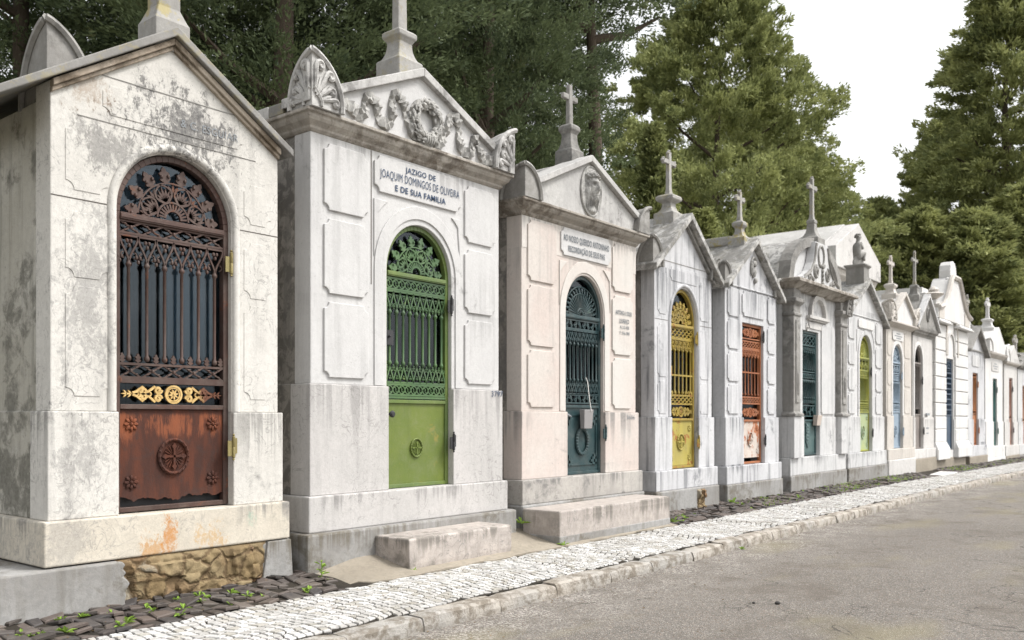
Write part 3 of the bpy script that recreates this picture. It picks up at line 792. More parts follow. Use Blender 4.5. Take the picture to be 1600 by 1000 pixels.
# raking mouldings under the roof edge
m = MB()
for a, b in (((x0 + .0, 3.79), (3.66, 4.352)), ((3.66, 4.352), (x1 - .0, 3.748))):
    for k, (o, t, yy) in enumerate(((0.0, .05, .05), (-.05, .035, .028))):
        m.prism([(a[0], a[1] + o), (b[0], b[1] + o), (b[0], b[1] + o - t), (a[0], a[1] + o - t)], Y - yy, Y + .01)
m.build('raking_moulding', MATS['underside'], H, bevel=.006)
corner_block(H, 2.80, Y + .12, 1, .33, .38, 3.68, .57, MATS['weathered'], 'ogive')
corner_block(H, 4.60, Y + .25, -1, .30, .36, 3.72, .36, MATS['weathered'], 'round')
MB().rings([(3.52, 3.80, Y - .02, Y + .24, 4.26), (3.52, 3.80, Y - .02, Y + .24, 4.48), (3.535, 3.785, Y - .005, Y + .225, 4.51), (3.57, 3.75, Y + .03, Y + .19, 4.60), (3.57, 3.75, Y + .03, Y + .19, 4.8), (3.54, 3.78, Y, Y + .22, 4.86), (3.54, 3.78, Y, Y + .22, 4.92)]).build('pedestal', MATS['lichened'], H, bevel=.008)
cross(H, 3.66, Y + .11, 4.91, .9, .13, .24, MATS['lichened'])
archivolt(H, 3.705, 3.02, .475, .545, MATS['cream'], zlow=1.56, roll=True)
# shallow cut frames on the facade
for q in ((2.87, 3.17, 3.08, 3.55), (2.87, 3.17, 2.48, 2.93), (2.87, 3.17, 1.66, 2.42), (4.29, 4.55, 3.08, 3.40), (4.29, 4.55, 2.48, 2.93), (4.29, 4.55, 1.66, 2.42)):
    panel(H, *q, MATS['cream'], rise=.0045, r=.06, bev=.002)
panel(H, 3.13, 4.28, 3.66, 3.87, MATS['cream'], rise=.0045, r=.05, name='inscription_plaque', bev=.002)
m = MB().box(2.92, 4.48, Y - .004, Y + .002, 3.925, 3.931); m.box(2.95, 4.40, Y - .004, Y + .002, 3.60, 3.605); m.build('cut_line', MATS['weathered'], H)
m = MB(); text_into(m, '& C. ESGUIAR', 3.98, 3.715, Y - .005, .06, .5); m.build('lettering', INKF, H)
D = iron_door(H, 3.235, 4.175, .825, 3.0, True,
    [('x', 1.805, 1.905, 5), ('crest', 1.915, 1.985, 6), ('bars', 1.925, 2.66, 6), ('gothic', 2.64, 2.84, 6), ('x', 2.855, 2.945, 5), ('rail', 1.765, 1.80, 1)],
    (.93, 1.575), IRON, 'p', ztop=3.485, Mk=RUSTP, medal=('cross', 1.22, .135, .145), rosettes=.058, hinges=[2.74, 1.28], Mh=BRASS, orn=(1.615, 1.76), Mo=GOLD,
    curtain=[(3.74, 4.12, 1.9, 2.75, CURT, .012), (3.30, 4.12, 3.0, 3.4, CURT, .003)])
# the sheet has rotted away along the bottom edge
kp = next(c for c in D.children if c.name.startswith('kick_panel'))
m = MB(); n = 46; xs = [3.28 + .85 * i / n for i in range(n + 1)]; r2 = random.Random(5)
low = [(x, .905 + .025 * mn.noise(Vector((x * 9, 0, 0))) + r2.uniform(-.008, .008) + .025 * ((x - 3.7) / .45) ** 2) for x in xs]
m.prism(low + [(4.13, 1.575), (3.28, 1.575)], Y + .061, Y + .069)
kp.data = m.build('kick_panel', RUSTP, D).data
for o in list(bpy.data.objects):
    if o.name.startswith('kick_panel.') and o.data == kp.data: bpy.data.objects.remove(o)
MB().box(3.24, 4.17, Y + .13, Y + .135, .82, 1.0).build('dark_gap_sheet', BLACKM, D)  # black sheet added to stand for the dark interior behind the rotted edge

# ================================================================== 2: white, green door
H = house('tall white mausoleum with wreath and ribbon relief pediment and bright green iron door', 4.96, 7.52)
x0, x1, cx = 4.96, 7.52, 6.24
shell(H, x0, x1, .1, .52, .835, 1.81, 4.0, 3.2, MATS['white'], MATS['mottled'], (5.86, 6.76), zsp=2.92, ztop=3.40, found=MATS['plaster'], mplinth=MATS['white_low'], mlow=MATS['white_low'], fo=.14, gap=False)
MB().stack(x0, x1, Y, Y + 3.2, [(3.995, .005), (4.02, .03), (4.035, .03), (4.05, .045), (4.075, .075), (4.10, .09), (4.125, .095), (4.13, .12), (4.16, .12)]).build('cornice', MATS['cornice'], H, bevel=.005, seg=1)
yp = Y - .10
MB().prism([(x0 - .08, 4.158), (x1 + .08, 4.158), (x1 + .08, 4.25), (cx, 4.82), (x0 - .08, 4.25)], Y - .07, Y + .22).build('pediment', MATS['white'], H)
m = MB()
for s in (-1, 1):
    xe = cx + s * 1.40
    m.prism([(cx, 4.905), (xe, 4.285), (xe, 4.20), (cx, 4.82)] if s > 0 else [(cx, 4.905), (cx, 4.82), (xe, 4.20), (xe, 4.285)], Y - .125, Y + .25)
m.build('raking_cornice', MATS['pediment'], H, bevel=.008)
gable_roof(H, x0 - .1, x1 + .1, cx, 4.88, .442, Y + .25, Y + 3.2, .1, MATS['roofslab'])
for xa_, xb_ in ((x0 - .115, x0 + .1), (x1 - .1, x1 + .115)): MB().box(xa_, xb_, Y + .45, Y + 3.2, 4.158, 4.27).build('parapet', MATS['pediment'], H, bevel=.01)
corner_block(H, x0 - .10, Y - .145, 1, .34, .30, 4.162, .475, MATS['pediment'], 'ogive', relief=True)
corner_block(H, x1 + .10, Y - .145, -1, .34, .30, 4.162, .475, MATS['pediment'], 'ogive', relief=True)
zt = pedestal(H, cx + .01, Y + .23, 4.74, MATS['lichen_light'], w=.165, hb=.28, hn=.2, wc=.125)
cross(H, cx + .01, Y + .23, zt, 1.15, .10, .27, MATS['lichen_light'])
# wreath and ribbon
rib = [(5.20, 4.23), (5.27, 4.28), (5.35, 4.26), (5.43, 4.22), (5.5, 4.27), (5.52, 4.37), (5.58, 4.42), (5.64, 4.38), (5.68, 4.26), (5.76, 4.22), (5.84, 4.28), (5.84, 4.42), (5.88, 4.52), (5.95, 4.52), (6.0, 4.46), (6.04, 4.35), (6.12, 4.23), (6.24, 4.195), (6.36, 4.195), (6.48, 4.22), (6.57, 4.32), (6.62, 4.46), (6.70, 4.53), (6.78, 4.45), (6.78, 4.30), (6.86, 4.22), (6.97, 4.25), (7.0, 4.36), (7.06, 4.37), (7.11, 4.27), (7.18, 4.21), (7.28, 4.215), (7.34, 4.18)]
def smooth_path(p, k=6):
    out = []
    for i in range(len(p) - 1):
        a, b, c, d = [Vector((*p[min(max(j, 0), len(p) - 1)], 0)) for j in (i - 1, i, i + 1, i + 2)]
        for q in range(k):
            t = q / k
            v = .5 * ((2 * b) + (c - a) * t + (2 * a - 5 * b + 4 * c - d) * t * t + (3 * b - a - 3 * c + d) * t ** 3)
            out.append((v.x, v.y))
    return out + [p[-1]]
rp = smooth_path([(x, z + .02) for x, z in rib])
m = MB(); vs = []; fs = []; n = len(rp)
for i, (x, z) in enumerate(rp):
    a = Vector(rp[min(i + 1, n - 1)]) - Vector(rp[max(i - 1, 0)]); a.normalize(); nx, nz = -a.y, a.x
    hw = .042 * (1.25 if abs(a.x) > .6 else .85)
    yy = Y - .082 - .035 * (.5 + .5 * math.sin(i * .62)) ; tw = .018 * math.sin(i * 1.9)
    vs += [(x - nx * hw, yy + tw, z - nz * hw), (x, yy - .008, z), (x + nx * hw, yy - tw, z + nz * hw), (x + nx * hw, Y - .05, z + nz * hw), (x - nx * hw, Y - .05, z - nz * hw)]
for i in range(n - 1):
    for j in range(5): fs.append((5 * i + j, 5 * i + (j + 1) % 5, 5 * i + 5 + (j + 1) % 5, 5 * i + 5 + j))
m.add(vs, fs); m.build('ribbon_relief', MATS['relief'], H, 35)
m = MB(); r3 = random.Random(3); wx, wz = 6.285, 4.40
m.tube([(wx + .165 * math.cos(a), Y - .09, wz + .175 * math.sin(a)) for a in [2 * PI * i / 30 for i in range(30)]], .045, 8, True)
for i in range(120):
    a = r3.uniform(0, 2 * PI); q = r3.uniform(-1, 1)
    rr = .165 + .055 * q; d = a + PI / 2 + q * .7 * (1 if r3.random() < .9 else -1)
    if abs(a - 1.5 * PI) < .12: continue
    m.blob((wx + rr * math.cos(a), Y - .105 - .045 * (1 - q * q), wz + rr * 1.05 * math.sin(a)), (.04 * math.cos(d), r3.uniform(-.012, .012), .04 * math.sin(d)), .017, .010)
for i in range(26):
    a = r3.uniform(0, 2 * PI); rr = .165 + r3.uniform(-.03, .03)
    m.blob((wx + rr * math.cos(a), Y - .15, wz + rr * math.sin(a)), (0, 0, .014), .014)
for k in (-.05, -.02, .01, .04): m.blob((wx + .02 + k, Y - .14, wz - .18), (.004, 0, .055), .012, .03)
m.build('wreath_relief', MATS['relief'], H, 50)
for a, b in ((5.10, 5.615), (6.95, 7.44)):
    for c, d in ((3.345, 3.93), (2.61, 3.27), (1.87, 2.535)): panel(H, a, b, c, d, MATS['white'], rise=.02, r=.055)
P = panel(H, 5.69, 6.89, 3.625, 3.965, MATS['white'], rise=.022, r=.06, name='inscription_plaque')
for q_ in (dict(zip(('body', 'cx', 'z', 'y', 'h', 'width', 'depth', 'bold'), ('JAZIGO DE', 6.29, 3.872, Y - .024, .052, .42, .004, .015))), dict(zip(('body', 'cx', 'z', 'y', 'h', 'width', 'depth', 'bold'), ('JOAQUIM DOMINGOS DE OLIVEIRA', 6.30, 3.765, Y - .024, .078, 1.10))), dict(zip(('body', 'cx', 'z', 'y', 'h', 'width', 'depth', 'bold'), ('E DE SUA FAMILIA', 6.295, 3.668, Y - .024, .056, .70, .004, .02))),):
    m = MB(); text_into(m, **q_); m.build('lettering', INK, P)
m = MB(); text_into(m, '3797', 7.45, 1.745, Y - .032, .06, .19); m.build('number', INK, H)
spandrel(H, 5.69, 6.89, 3.555, 6.31, 2.96, .74, -1, MATS['white']); spandrel(H, 5.69, 6.89, 3.555, 6.31, 2.96, .74, 1, MATS['white'])
archivolt(H, 6.31, 2.92, .50, .615, MATS['white'], rise=.014, zlow=1.815, ztop=3.455)
m = MB(); m.box(5.657, 5.668, Y - .0015, Y + .01, 2.75, 3.99); m.build('joint_line', MATS['dirt'], H)
iron_door(H, 5.86, 6.76, .84, 2.92, True,
    [('rings', 1.735, 1.835, 10), ('gothic_inv', 1.855, 2.03, 9), ('bars', 2.02, 2.56, 9), ('gothic', 2.545, 2.73, 9), ('rings', 2.75, 2.855, 10), ('rail', 1.70, 1.722, 1)],
    (.875, 1.655), GREEN, 'p', ztop=3.40, Mk=GREENK, Mg=GREENB, medal=('cross', 1.22, .088, .10), rosettes=False, hinges=[2.66, 1.27], Mh=BLACKM, handle=('plate', 5.93, 2.28),
    curtain=[(6.12, 6.72, 1.9, 2.8, LACE, .02)])
m = MB(); m.lathe(0, 0, [(.012, 0), (.012, .03), (.03, .04), (.034, .055), (.02, .072)], 12); m.v = [(5.94 + a, Y + .06 - c, 1.55 + b) for a, b, c in m.v]
m.build('door_knob', BLACKM, H, 40)

# ================================================================== 3: pink, dark teal door
H = house('pinkish mausoleum with carved bearded face in its pediment and dark teal iron door', 7.92, 10.40)
x0, x1, cx = 7.92, 10.40, 9.17
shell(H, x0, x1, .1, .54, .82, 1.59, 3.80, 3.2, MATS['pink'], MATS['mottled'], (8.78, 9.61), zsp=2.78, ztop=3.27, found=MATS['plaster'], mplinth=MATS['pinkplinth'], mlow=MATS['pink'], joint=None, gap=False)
MB().box(x0 + .004, x1 - .004, Y - .004, Y + .01, 3.44, 3.80).build('frieze', MATS['pinkcream'], H)
MB().stack(x0, x1, Y, Y + 3.2, [(3.80, .004), (3.83, .03), (3.845, .03), (3.86, .05), (3.885, .09), (3.91, .11), (3.93, .115), (3.935, .14), (3.965, .14)]).build('cornice', MATS['cornice'], H, bevel=.005, seg=1)
MB().prism([(x0 - .08, 3.963), (x1 + .08, 3.963), (x1 + .08, 4.04), (cx, 4.655), (x0 - .08, 4.04)], Y - .07, Y + .22).build('pediment', MATS['pediment'], H)
m = MB()
for s in (-1, 1):
    xe = cx + s * 1.36
    m.prism([(cx, 4.735), (xe, 4.105), (xe, 4.03), (cx, 4.655)], Y - .13, Y + .25)
m.build('raking_cornice', MATS['pediment'], H, bevel=.008)
gable_roof(H, x0 - .1, x1 + .1, cx, 4.70, .46, Y + .25, Y + 3.2, .1, MATS['roofflake'])
for xa_, xb_ in ((x0 - .115, x0 + .1), (x1 - .1, x1 + .115)): MB().box(xa_, xb_, Y + .4, Y + 3.2, 3.963, 4.07).build('parapet', MATS['pediment'], H, bevel=.01)
corner_block(H, x0 - .12, Y - .147, 1, .30, .36, 3.966, .36, MATS['weathered'], 'round'); corner_block(H, x1 + .12, Y - .147, -1, .30, .36, 3.966, .36, MATS['weathered'], 'round')
zt = pedestal(H, cx, Y + .22, 4.56, MATS['weathered'], w=.13, hb=.26, hn=.22, wc=.10)
cross(H, cx, Y + .22, zt, .50, .068, .155, MATS['weathered'], arm_z=.68)
# oval with a bearded head crowned with thorns, as a height field
def face(u, v):
    a, b = (u - .5) * 2, (v - .5) * 2          # a: across, b: up
    g = lambda ca, cb, sa, sb, k: k * math.exp(-((a - ca) / sa) ** 2 - ((b - cb) / sb) ** 2)
    h = 0
    e = 1 - (a / .52) ** 2 - ((b - .22) / .60) ** 2
    if e > 0: h = max(h, .085 * math.sqrt(e))
    hair = 1 - (a / .66) ** 2 - ((b - .25) / .72) ** 2
    if hair > 0: h = max(h, .05 * math.sqrt(hair) + .010 * math.sin(a * 40 + b * 18) * (1 if abs(a) > .38 or b > .62 else 0))
    if abs(a) < .72 and b < .3: h = max(h, g(.5, -.15, .14, .42, .05) + g(-.5, -.15, .14, .42, .05) + .006 * math.sin(a * 46 + b * 6))
    h += g(0, .12, .085, .20, .038) + g(0, .0, .12, .07, .015) + g(.2, .36, .18, .06, .014) + g(-.2, .36, .18, .06, .014)
    h -= g(.2, .23, .11, .07, .030) + g(-.2, .23, .11, .07, .030) + g(0, -.155, .15, .025, .014)
    h += g(.2, .225, .06, .03, .012) + g(-.2, .225, .06, .03, .012) + g(0, -.11, .15, .035, .012) + g(0, -.2, .12, .03, .012)
    h += g(0, -.42, .26, .20, .06) + (.008 * math.sin(a * 50 + b * 10) if abs(a) < .36 and -.68 < b < -.24 else 0)
    if .55 < b + .25 * a * a < .76 and abs(a) < .66: h += .022 + .012 * math.sin(a * 26 + b * 30)
    h += g(0, -.85, .35, .2, .035)
    return max(h, 0)
ox, oz, ow, oh = 9.21, 4.30, .205, .29
m = MB(); n1, n2 = 48, 64
def fsheet(u, v):
    a, b = (u - .5) * 2, (v - .5) * 2
    k = math.sqrt(max(1e-6, a * a + b * b)); mx = max(abs(a), abs(b), 1e-6); s = mx / k       # square to disc
    A, B = a * s, b * s
    d = face(A / 2 + .5, B / 2 + .5) * max(0, min(1, (1 - math.hypot(A, B)) * 9))
    return (ox + ow * A, Y - .086 - d * 1.1, oz + oh * B)
m.grid(n1, n2, fsheet); m.tube([(ox + (ow + .012) * math.cos(t), Y - .08, oz + (oh + .012) * math.sin(t)) for t in [2 * PI * i / 40 for i in range(40)]], .016, 6, True)
m.build('face_relief', MATS['relief'], H, 70)
for a, b in ((8.02, 8.57),):
    for c, d in ((3.08, 3.77), (2.34, 3.03), (1.64, 2.29)): panel(H, a, b, c, d, MATS['pink'], rise=.02, r=.055)
for c, d in ((3.16, 3.77), (1.64, 2.29)): panel(H, 9.80, 10.30, c, d, MATS['pinkcream'], rise=.02, r=.055)
P = panel(H, 9.80, 10.30, 2.34, 3.10, MATS['pinkcream'], rise=.02, r=.055, name='name_panel')
for q_ in (dict(zip(('body', 'cx', 'z', 'y', 'h', 'width', 'depth', 'bold'), ('ANTÓNIO A. SOUSA', 10.06, 2.86, Y - .022, .055, .40, .004, .02))), dict(zip(('body', 'cx', 'z', 'y', 'h', 'width', 'depth', 'bold'), ('LOURENÇO', 10.07, 2.755, Y - .022, .055, .24, .004, .02))), dict(zip(('body', 'cx', 'z', 'y', 'h', 'width', 'depth', 'bold'), ('N. 2-5-1938', 10.08, 2.68, Y - .022, .042, .22, .004, .02))), dict(zip(('body', 'cx', 'z', 'y', 'h', 'width', 'depth', 'bold'), ('F. 19-6-1940', 10.08, 2.605, Y - .022, .042, .24, .004, .02))),):
    m = MB(); text_into(m, **q_); m.build('lettering', INKG, P)
P = panel(H, 8.66, 9.75, 3.46, 3.79, MATS['white'], rise=.022, r=.055, name='inscription_plaque')
for q_ in (dict(zip(('body', 'cx', 'z', 'y', 'h', 'width', 'depth', 'bold'), ('AO NOSSO QUERIDO ANTONINHO', 9.20, 3.635, Y - .024, .075, 1.0, .004, .022))), dict(zip(('body', 'cx', 'z', 'y', 'h', 'width', 'depth', 'bold'), ('RECORDAÇÃO DE SEUS PAIS', 9.20, 3.515, Y - .024, .070, .80, .004, .022))),):
    m = MB(); text_into(m, **q_); m.build('lettering', INKG, P)
spandrel(H, 8.64, 9.76, 3.39, 9.195, 2.80, .71, -1, MATS['pinkcream']); spandrel(H, 8.64, 9.76, 3.39, 9.195, 2.80, .71, 1, MATS['pinkcream'])
archivolt(H, 9.195, 2.78, .43, .545, MATS['pinkcream'], rise=.012, zlow=1.60, ztop=3.30)
m = MB(); text_into(m, '3606', 10.22, 1.50, Y - .032, .055, .2); m.build('number', INKF, H)
D = iron_door(H, 8.78, 9.61, .825, 2.78, True,
    [('scroll', 1.70, 1.80, 8), ('gothic_inv', 1.81, 1.97, 9), ('bars', 1.96, 2.45, 9), ('gothic', 2.44, 2.59, 9), ('scroll', 2.61, 2.715, 8)],
    (.86, 1.64), TEAL, 'fan', ztop=3.27, medal=('wreath', 1.23, .12, .155), rosettes=False, hinges=[2.60, 1.33], Mh=TEAL)
m = MB(); yk = Y + .055
for (a, b, c, d) in ((8.87, 9.52, 1.545, 1.56), (8.87, 9.52, .935, .95)): m.box(a + .1, b - .1, yk - .008, yk + .01, c, d)
for a in (8.87, 9.505): m.box(a, a + .015, yk - .008, yk + .01, 1.05, 1.45)
for sx, xx in ((1, 8.87), (-1, 9.52)):
    for sz, zz in ((1, .935), (-1, 1.56)):
        for (i, j, k, l) in ((0, 3, 0, 1), (0, 1, 0, 3), (0, 3, 2, 3), (2, 3, 0, 3), (1, 2, 1, 4), (1, 4, 1, 2)):
            q = .028
            aa, bb = sorted((xx + sx * i * q * 1.2, xx + sx * j * q * 1.2)); cc, dd = sorted((zz + sz * k * q * 1.2, zz + sz * l * q * 1.2))
            m.box(aa + .002 * k, bb - .003, yk - .012 - .001 * i, yk + .01, cc + .002 * i, dd - .003)
m.build('key_border', TEAL, D)
m = MB(); m.blob((8.87, Y + .02, 1.55), (.05, -.01, -.02), .017); m.build('handle', INKF, D, 50)

# holder hung on the teal door
m = MB(); m.rings([(9.12, 9.29, Y - .04, Y + .02, 1.385), (9.10, 9.30, Y - .055, Y + .02, 1.62)])
M_ = Mat('clear_plastic'); M_.bsdf((.26, .25, .25), .25, normal=None, spec=.5); PLAST = M_.m
dh = tag(m.build('document_holder', PLAST, None, loc=(9.22, Y, 1.385), bevel=.006), 'grey plastic document holder hung by a white strap on the dark teal door', 'document holder')
m = MB(); m.tube([(9.24, Y - .06, 1.60), (9.235, Y - .03, 1.80), (9.25, Y + .0, 1.965), (9.255, Y + .03, 2.02), (9.27, Y + .06, 2.0)], .008, 6, flat=.5); m.build('strap', plain('white_strap', (.45, .44, .42), .6, var=.05), dh, 50)

# ================================================================== 4: grey, yellow door
H = house('narrow grey streaked mausoleum with steep gable and yellow rust spotted iron door', 10.90, 12.66)
x0, x1, cx = 10.90, 12.66, 11.78
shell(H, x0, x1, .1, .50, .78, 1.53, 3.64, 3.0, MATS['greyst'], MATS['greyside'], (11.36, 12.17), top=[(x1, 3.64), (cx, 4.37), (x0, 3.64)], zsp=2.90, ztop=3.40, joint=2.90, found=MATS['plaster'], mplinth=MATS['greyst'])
gable_roof(H, 10.74, 12.82, cx, 4.50, .83, Y - .13, Y + 3.1, .09, MATS['roofflake'])
m = MB()
for a, b in (((x0 - .03, 3.61), (cx, 4.36)), ((cx, 4.36), (x1 + .03, 3.61))): m.prism([a, b, (b[0], b[1] - .055), (a[0], a[1] - .045)], Y - .05, Y + .01)
m.build('raking_moulding', MATS['weathered'], H, bevel=.005)
corner_block(H, 10.78, Y - .05, 1, .27, .27, 3.62, .40, MATS['weathered'], 'round'); corner_block(H, 12.78, Y - .05, -1, .27, .27, 3.62, .36, MATS['weathered'], 'round')
zt = pedestal(H, cx, Y + .26, 4.30, MATS['lichen_light'], w=.165, hb=.22, hn=.16, wc=.145, wn=.075)
cross(H, cx, Y + .26, zt, .66, .066, .19, MATS['lichen_light'], 'trefoil', .74)
for a, b in ((10.98, 11.27), (12.24, 12.58)):
    for c, d in ((2.98, 3.56), (2.1, 2.84), (1.58, 2.04)): panel(H, a, b, c, d, MATS['greyst'], rise=.007, r=.05, bev=.003)
P = panel(H, 11.34, 12.20, 3.48, 3.68, MATS['greyst'], rise=.007, r=.05, name='inscription_plaque', bev=.003)
MB().box(x0 + .05, x1 - .05, Y - .004, Y + .003, 3.735, 3.745).build('cut_line', MATS['weathered'], H)
archivolt(H, 11.765, 2.90, .41, .475, MATS['greyst'], zlow=1.54, roll=True, ztop=3.405)
iron_door(H, 11.36, 12.17, .79, 2.88, True,
    [('net', 1.72, 1.85, 6), ('crest', 1.86, 1.92, 7), ('bars', 1.865, 2.53, 6), ('gothic', 2.51, 2.66, 6), ('net', 2.68, 2.83, 6)],
    (.83, 1.48), YELL, 'p2', ztop=3.395, Mk=YELLK, medal=('cross', 1.17, .12, .13), rosettes=.055, hinges=[2.70, 1.16], Mh=YELL, orn=(1.53, 1.69), crossbar=2.14, handle=('plate', 11.42, 2.2),
    curtain=[(11.42, 12.12, 1.7, 2.6, CURT, .012)])
rubble_sheet(12.0, 12.24, .2, .47, Y - .092)

# ================================================================== 5: grey, orange door
H = house('grey panelled mausoleum with small figure relief in gable and orange rusty square headed door', 13.12, 15.18)
x0, x1, cx = 13.12, 15.18, 14.15
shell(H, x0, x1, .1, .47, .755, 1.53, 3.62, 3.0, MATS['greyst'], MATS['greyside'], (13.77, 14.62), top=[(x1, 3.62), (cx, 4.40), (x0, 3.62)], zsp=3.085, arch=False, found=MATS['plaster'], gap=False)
gable_roof(H, 13.0, 15.33, cx, 4.51, .76, Y - .12, Y + 3.1, .085, MATS['roofflake'])
MB().box(x0 + .02, x1 - .02, Y - .02, Y + .01, 3.635, 3.66).build('string_course', MATS['greyst'], H, bevel=.006)
m = MB().box(cx - .14, cx + .14, Y + .3, Y + 3.0, 4.42, 4.58); m.build('ridge_cap', MATS['lichened'], H, bevel=.03)
corner_block(H, 13.06, Y - .03, 1, .24, .24, 3.62, .36, MATS['weathered'], 'round'); corner_block(H, 15.25, Y - .03, -1, .24, .24, 3.62, .34, MATS['weathered'], 'round')
zt = pedestal(H, cx, Y + .22, 4.33, MATS['lichened'], w=.15, hb=.2, hn=.17, wc=.10, wn=.06)
cross(H, cx, Y + .22, zt, .52, .066, .17, MATS['lichen_light'], 'trefoil', .72)
m = MB()                                             # hooded figure in an oval
m.tube(at_y(circ(14.2, 4.0, .12, 18, .5, 3.6, .2), Y - .01), .022, 6)
m.blob((14.2, Y - .02, 4.09), (0, 0, .06), .05, .04); m.blob((14.19, Y - .02, 3.95), (.03, 0, .10), .055, .04); m.blob((14.25, Y - .02, 3.82), (.05, 0, .03), .05, .035); m.blob((14.12, Y - .015, 3.99), (.02, 0, .12), .025, .025)
m.build('figure_relief', MATS['relief'], H, 60)
for a, b in ((13.19, 13.64), (14.76, 15.12)):
    for c, d in ((3.15, 3.60), (2.63, 3.10), (2.11, 2.58), (1.59, 2.06)): panel(H, a, b, c, d, MATS['greyst'], rise=.022, r=.05)
panel(H, 13.74, 14.66, 3.19, 3.60, MATS['greyst'], rise=.022, r=.06, name='blank_plaque')
iron_door(H, 13.77, 14.62, .76, 3.085, False,
    [('net', 1.76, 1.87, 7), ('bars', 1.89, 2.57, 6), ('gothic', 2.55, 2.66, 7), ('net', 2.68, 2.80, 7), ('rail', 2.83, 2.85, 1)],
    (.86, 1.46), ORAN, None, Mk=ORANK, medal=('cross', 1.17, .11, .13), rosettes=.05, hinges=[2.90, 1.14], Mh=BLACKM, orn=(1.53, 1.70), Mo=ORAN, crossbar=2.28, glass=True)
o = MB(); ornament(o, 13.83, 14.56, 2.86, 3.03, Y + .055); o.build('top_ornament', ORAN, H, 40)

# ================================================================== 6: bell gable, dark green square door
H = house('mausoleum with curved bell shaped gable, barrel roof, side pilasters and bottle green square door', 15.72, 18.55)
x0, x1, cx = 15.72, 18.55, 17.13
shell(H, x0, x1, .1, .48, .80, 1.55, 3.86, 3.2, MATS['greyst2'], MATS['greyside'], (16.42, 17.24), zsp=3.17, arch=False, found=MATS['plaster'], gap=False)
for a, b in ((15.70, 16.02), (18.20, 18.57)):
    m = MB()
    m.rings([(a - .05, b + .05, Y - .16, Y + .1, 1.555), (a - .05, b + .05, Y - .16, Y + .1, 1.60), (a, b, Y - .11, Y + .1, 1.64), (a, b, Y - .11, Y + .1, 3.36), (a - .02, b + .02, Y - .13, Y + .1, 3.38), (a - .02, b + .02, Y - .13, Y + .1, 3.42), (a, b, Y - .11, Y + .1, 3.43), (a, b, Y - .11, Y + .1, 3.55), (a - .06, b + .06, Y - .17, Y + .1, 3.62), (a - .06, b + .06, Y - .17, Y + .1, 3.68), (a, b, Y - .11, Y + .1, 3.70), (a, b, Y - .11, Y + .1, 3.855)])
    m.box(a + .08, b - .08, Y - .13, Y - .10, 1.8, 3.3); m.blob(((a + b) / 2, Y - .13, 2.15), (0, 0, .25), .06, .03)
    m.build('pilaster', MATS['weathered'], H, bevel=.006, seg=1)
MB().box(15.68, 16.04, Y - .13, Y, .80, 1.56).build('pilaster_base', MATS['greyst2'], H, bevel=.01)
MB().box(18.18, 18.60, Y - .13, Y, .80, 1.56).build('pilaster_base', MATS['greyst2'], H, bevel=.01)
MB().stack(x0, x1, Y - .1, Y + 3.1, [(3.855, .0), (3.89, .04), (3.93, .10), (3.955, .15), (3.96, .19), (4.01, .19), (4.03, .17)]).build('cornice', MATS['cornice'], H, bevel=.006, seg=1)
def arc_h(x): t = (x - cx) / 1.42; return 4.03 + .92 * math.sqrt(max(0, 1 - t * t))
xs = [cx - 1.42 + 2.84 * i / 28 for i in range(29)]
MB().prism([(x, arc_h(x)) for x in xs] + [(cx + 1.42, 4.02), (cx - 1.42, 4.02)], Y + .18, Y + 3.1).build('roof', MATS['roofflake'], H)
m = MB()
for i in range(28):
    a, b = xs[i], xs[i + 1]
    ia, ib = [(cx + (x - cx) * .86) for x in (a, b)]
    m.prism([(a, arc_h(a) + .02), (b, arc_h(b) + .02), (ib, 4.03 + (arc_h(b) - 4.03) * .84), (ia, 4.03 + (arc_h(a) - 4.03) * .84)], Y - .02, Y + .2)
m.build('arched_frame', MATS['weathered'], H)
MB().prism([(cx + (x - cx) * .88, 4.03 + (arc_h(x) - 4.03) * .88) for x in xs] + [(cx + 1.2, 4.025), (cx - 1.2, 4.025)], Y + .06, Y + .17).build('tympanum', MATS['greyst2'], H)
bell = [(-1.0, 0), (-.96, .10), (-.80, .16), (-.62, .26), (-.48, .42), (-.40, .60), (-.36, .75), (-.33, .84)]
bp = [(cx + .02 + a, 4.03 + b) for a, b in bell]; bp = bp + [(2 * (cx + .02) - a, b) for a, b in reversed(bp)]
bo = MB().prism(list(reversed(bp)), Y - .10, Y + .05).build('bell_gable', MATS['greyst2'], H, bevel=.01)
m = MB(); y = Y - .105
for s in (-1, 1): m.tube([(cx + .02 + s * abs(a) * .93, y, 4.05 + b * .93) for a, b in bell], .032, 6)
m.tube(at_y(circ(cx - .04, 4.62, .15, 18, rz=.19), y), .025, 6, True)
for s in (-1, 1):
    m.tube(at_y(spiral(cx + s * .30, 4.28, .13, 1.3, PI / 2, 14, -s), y), .03, 6); m.tube(at_y(spiral(cx + s * .64, 4.14, .08, 1.2, PI / 2, 12, s), y), .024, 6)
    for k in range(4): m.blob((cx + s * (.12 + .12 * k), y, 4.44 - .1 * k), (s * .06, 0, .05), .035, .03)
for k in range(5): m.blob((cx + .02, y, 4.10 + .08 * k), (.0, 0, .05), .05 - .004 * k, .04)
m.build('scroll_relief', MATS['weathered'], bo, 50)
zt = pedestal(H, cx + .03, Y + .1, 4.84, MATS['weathered'], w=.19, hb=.14, hn=.26, wc=.08, wn=.075)
cross(H, cx + .03, Y + .1, zt - .02,   .84, .075, .22, MATS['lichen_light'], 'trefoil', .76)
m = MB(); m.box(16.60, 17.66, Y - .08, Y + .01, 3.40, 3.46); m.box(16.64, 17.62, Y - .05, Y + .01, 3.37, 3.40)
o = circ(17.13, 3.46, .44, 18, 0, PI); i2 = circ(17.13, 3.46, .33, 18, 0, PI)
for k in range(18): m.prism([o[k], o[k + 1], i2[k + 1], i2[k]], Y - .075, Y + .01)
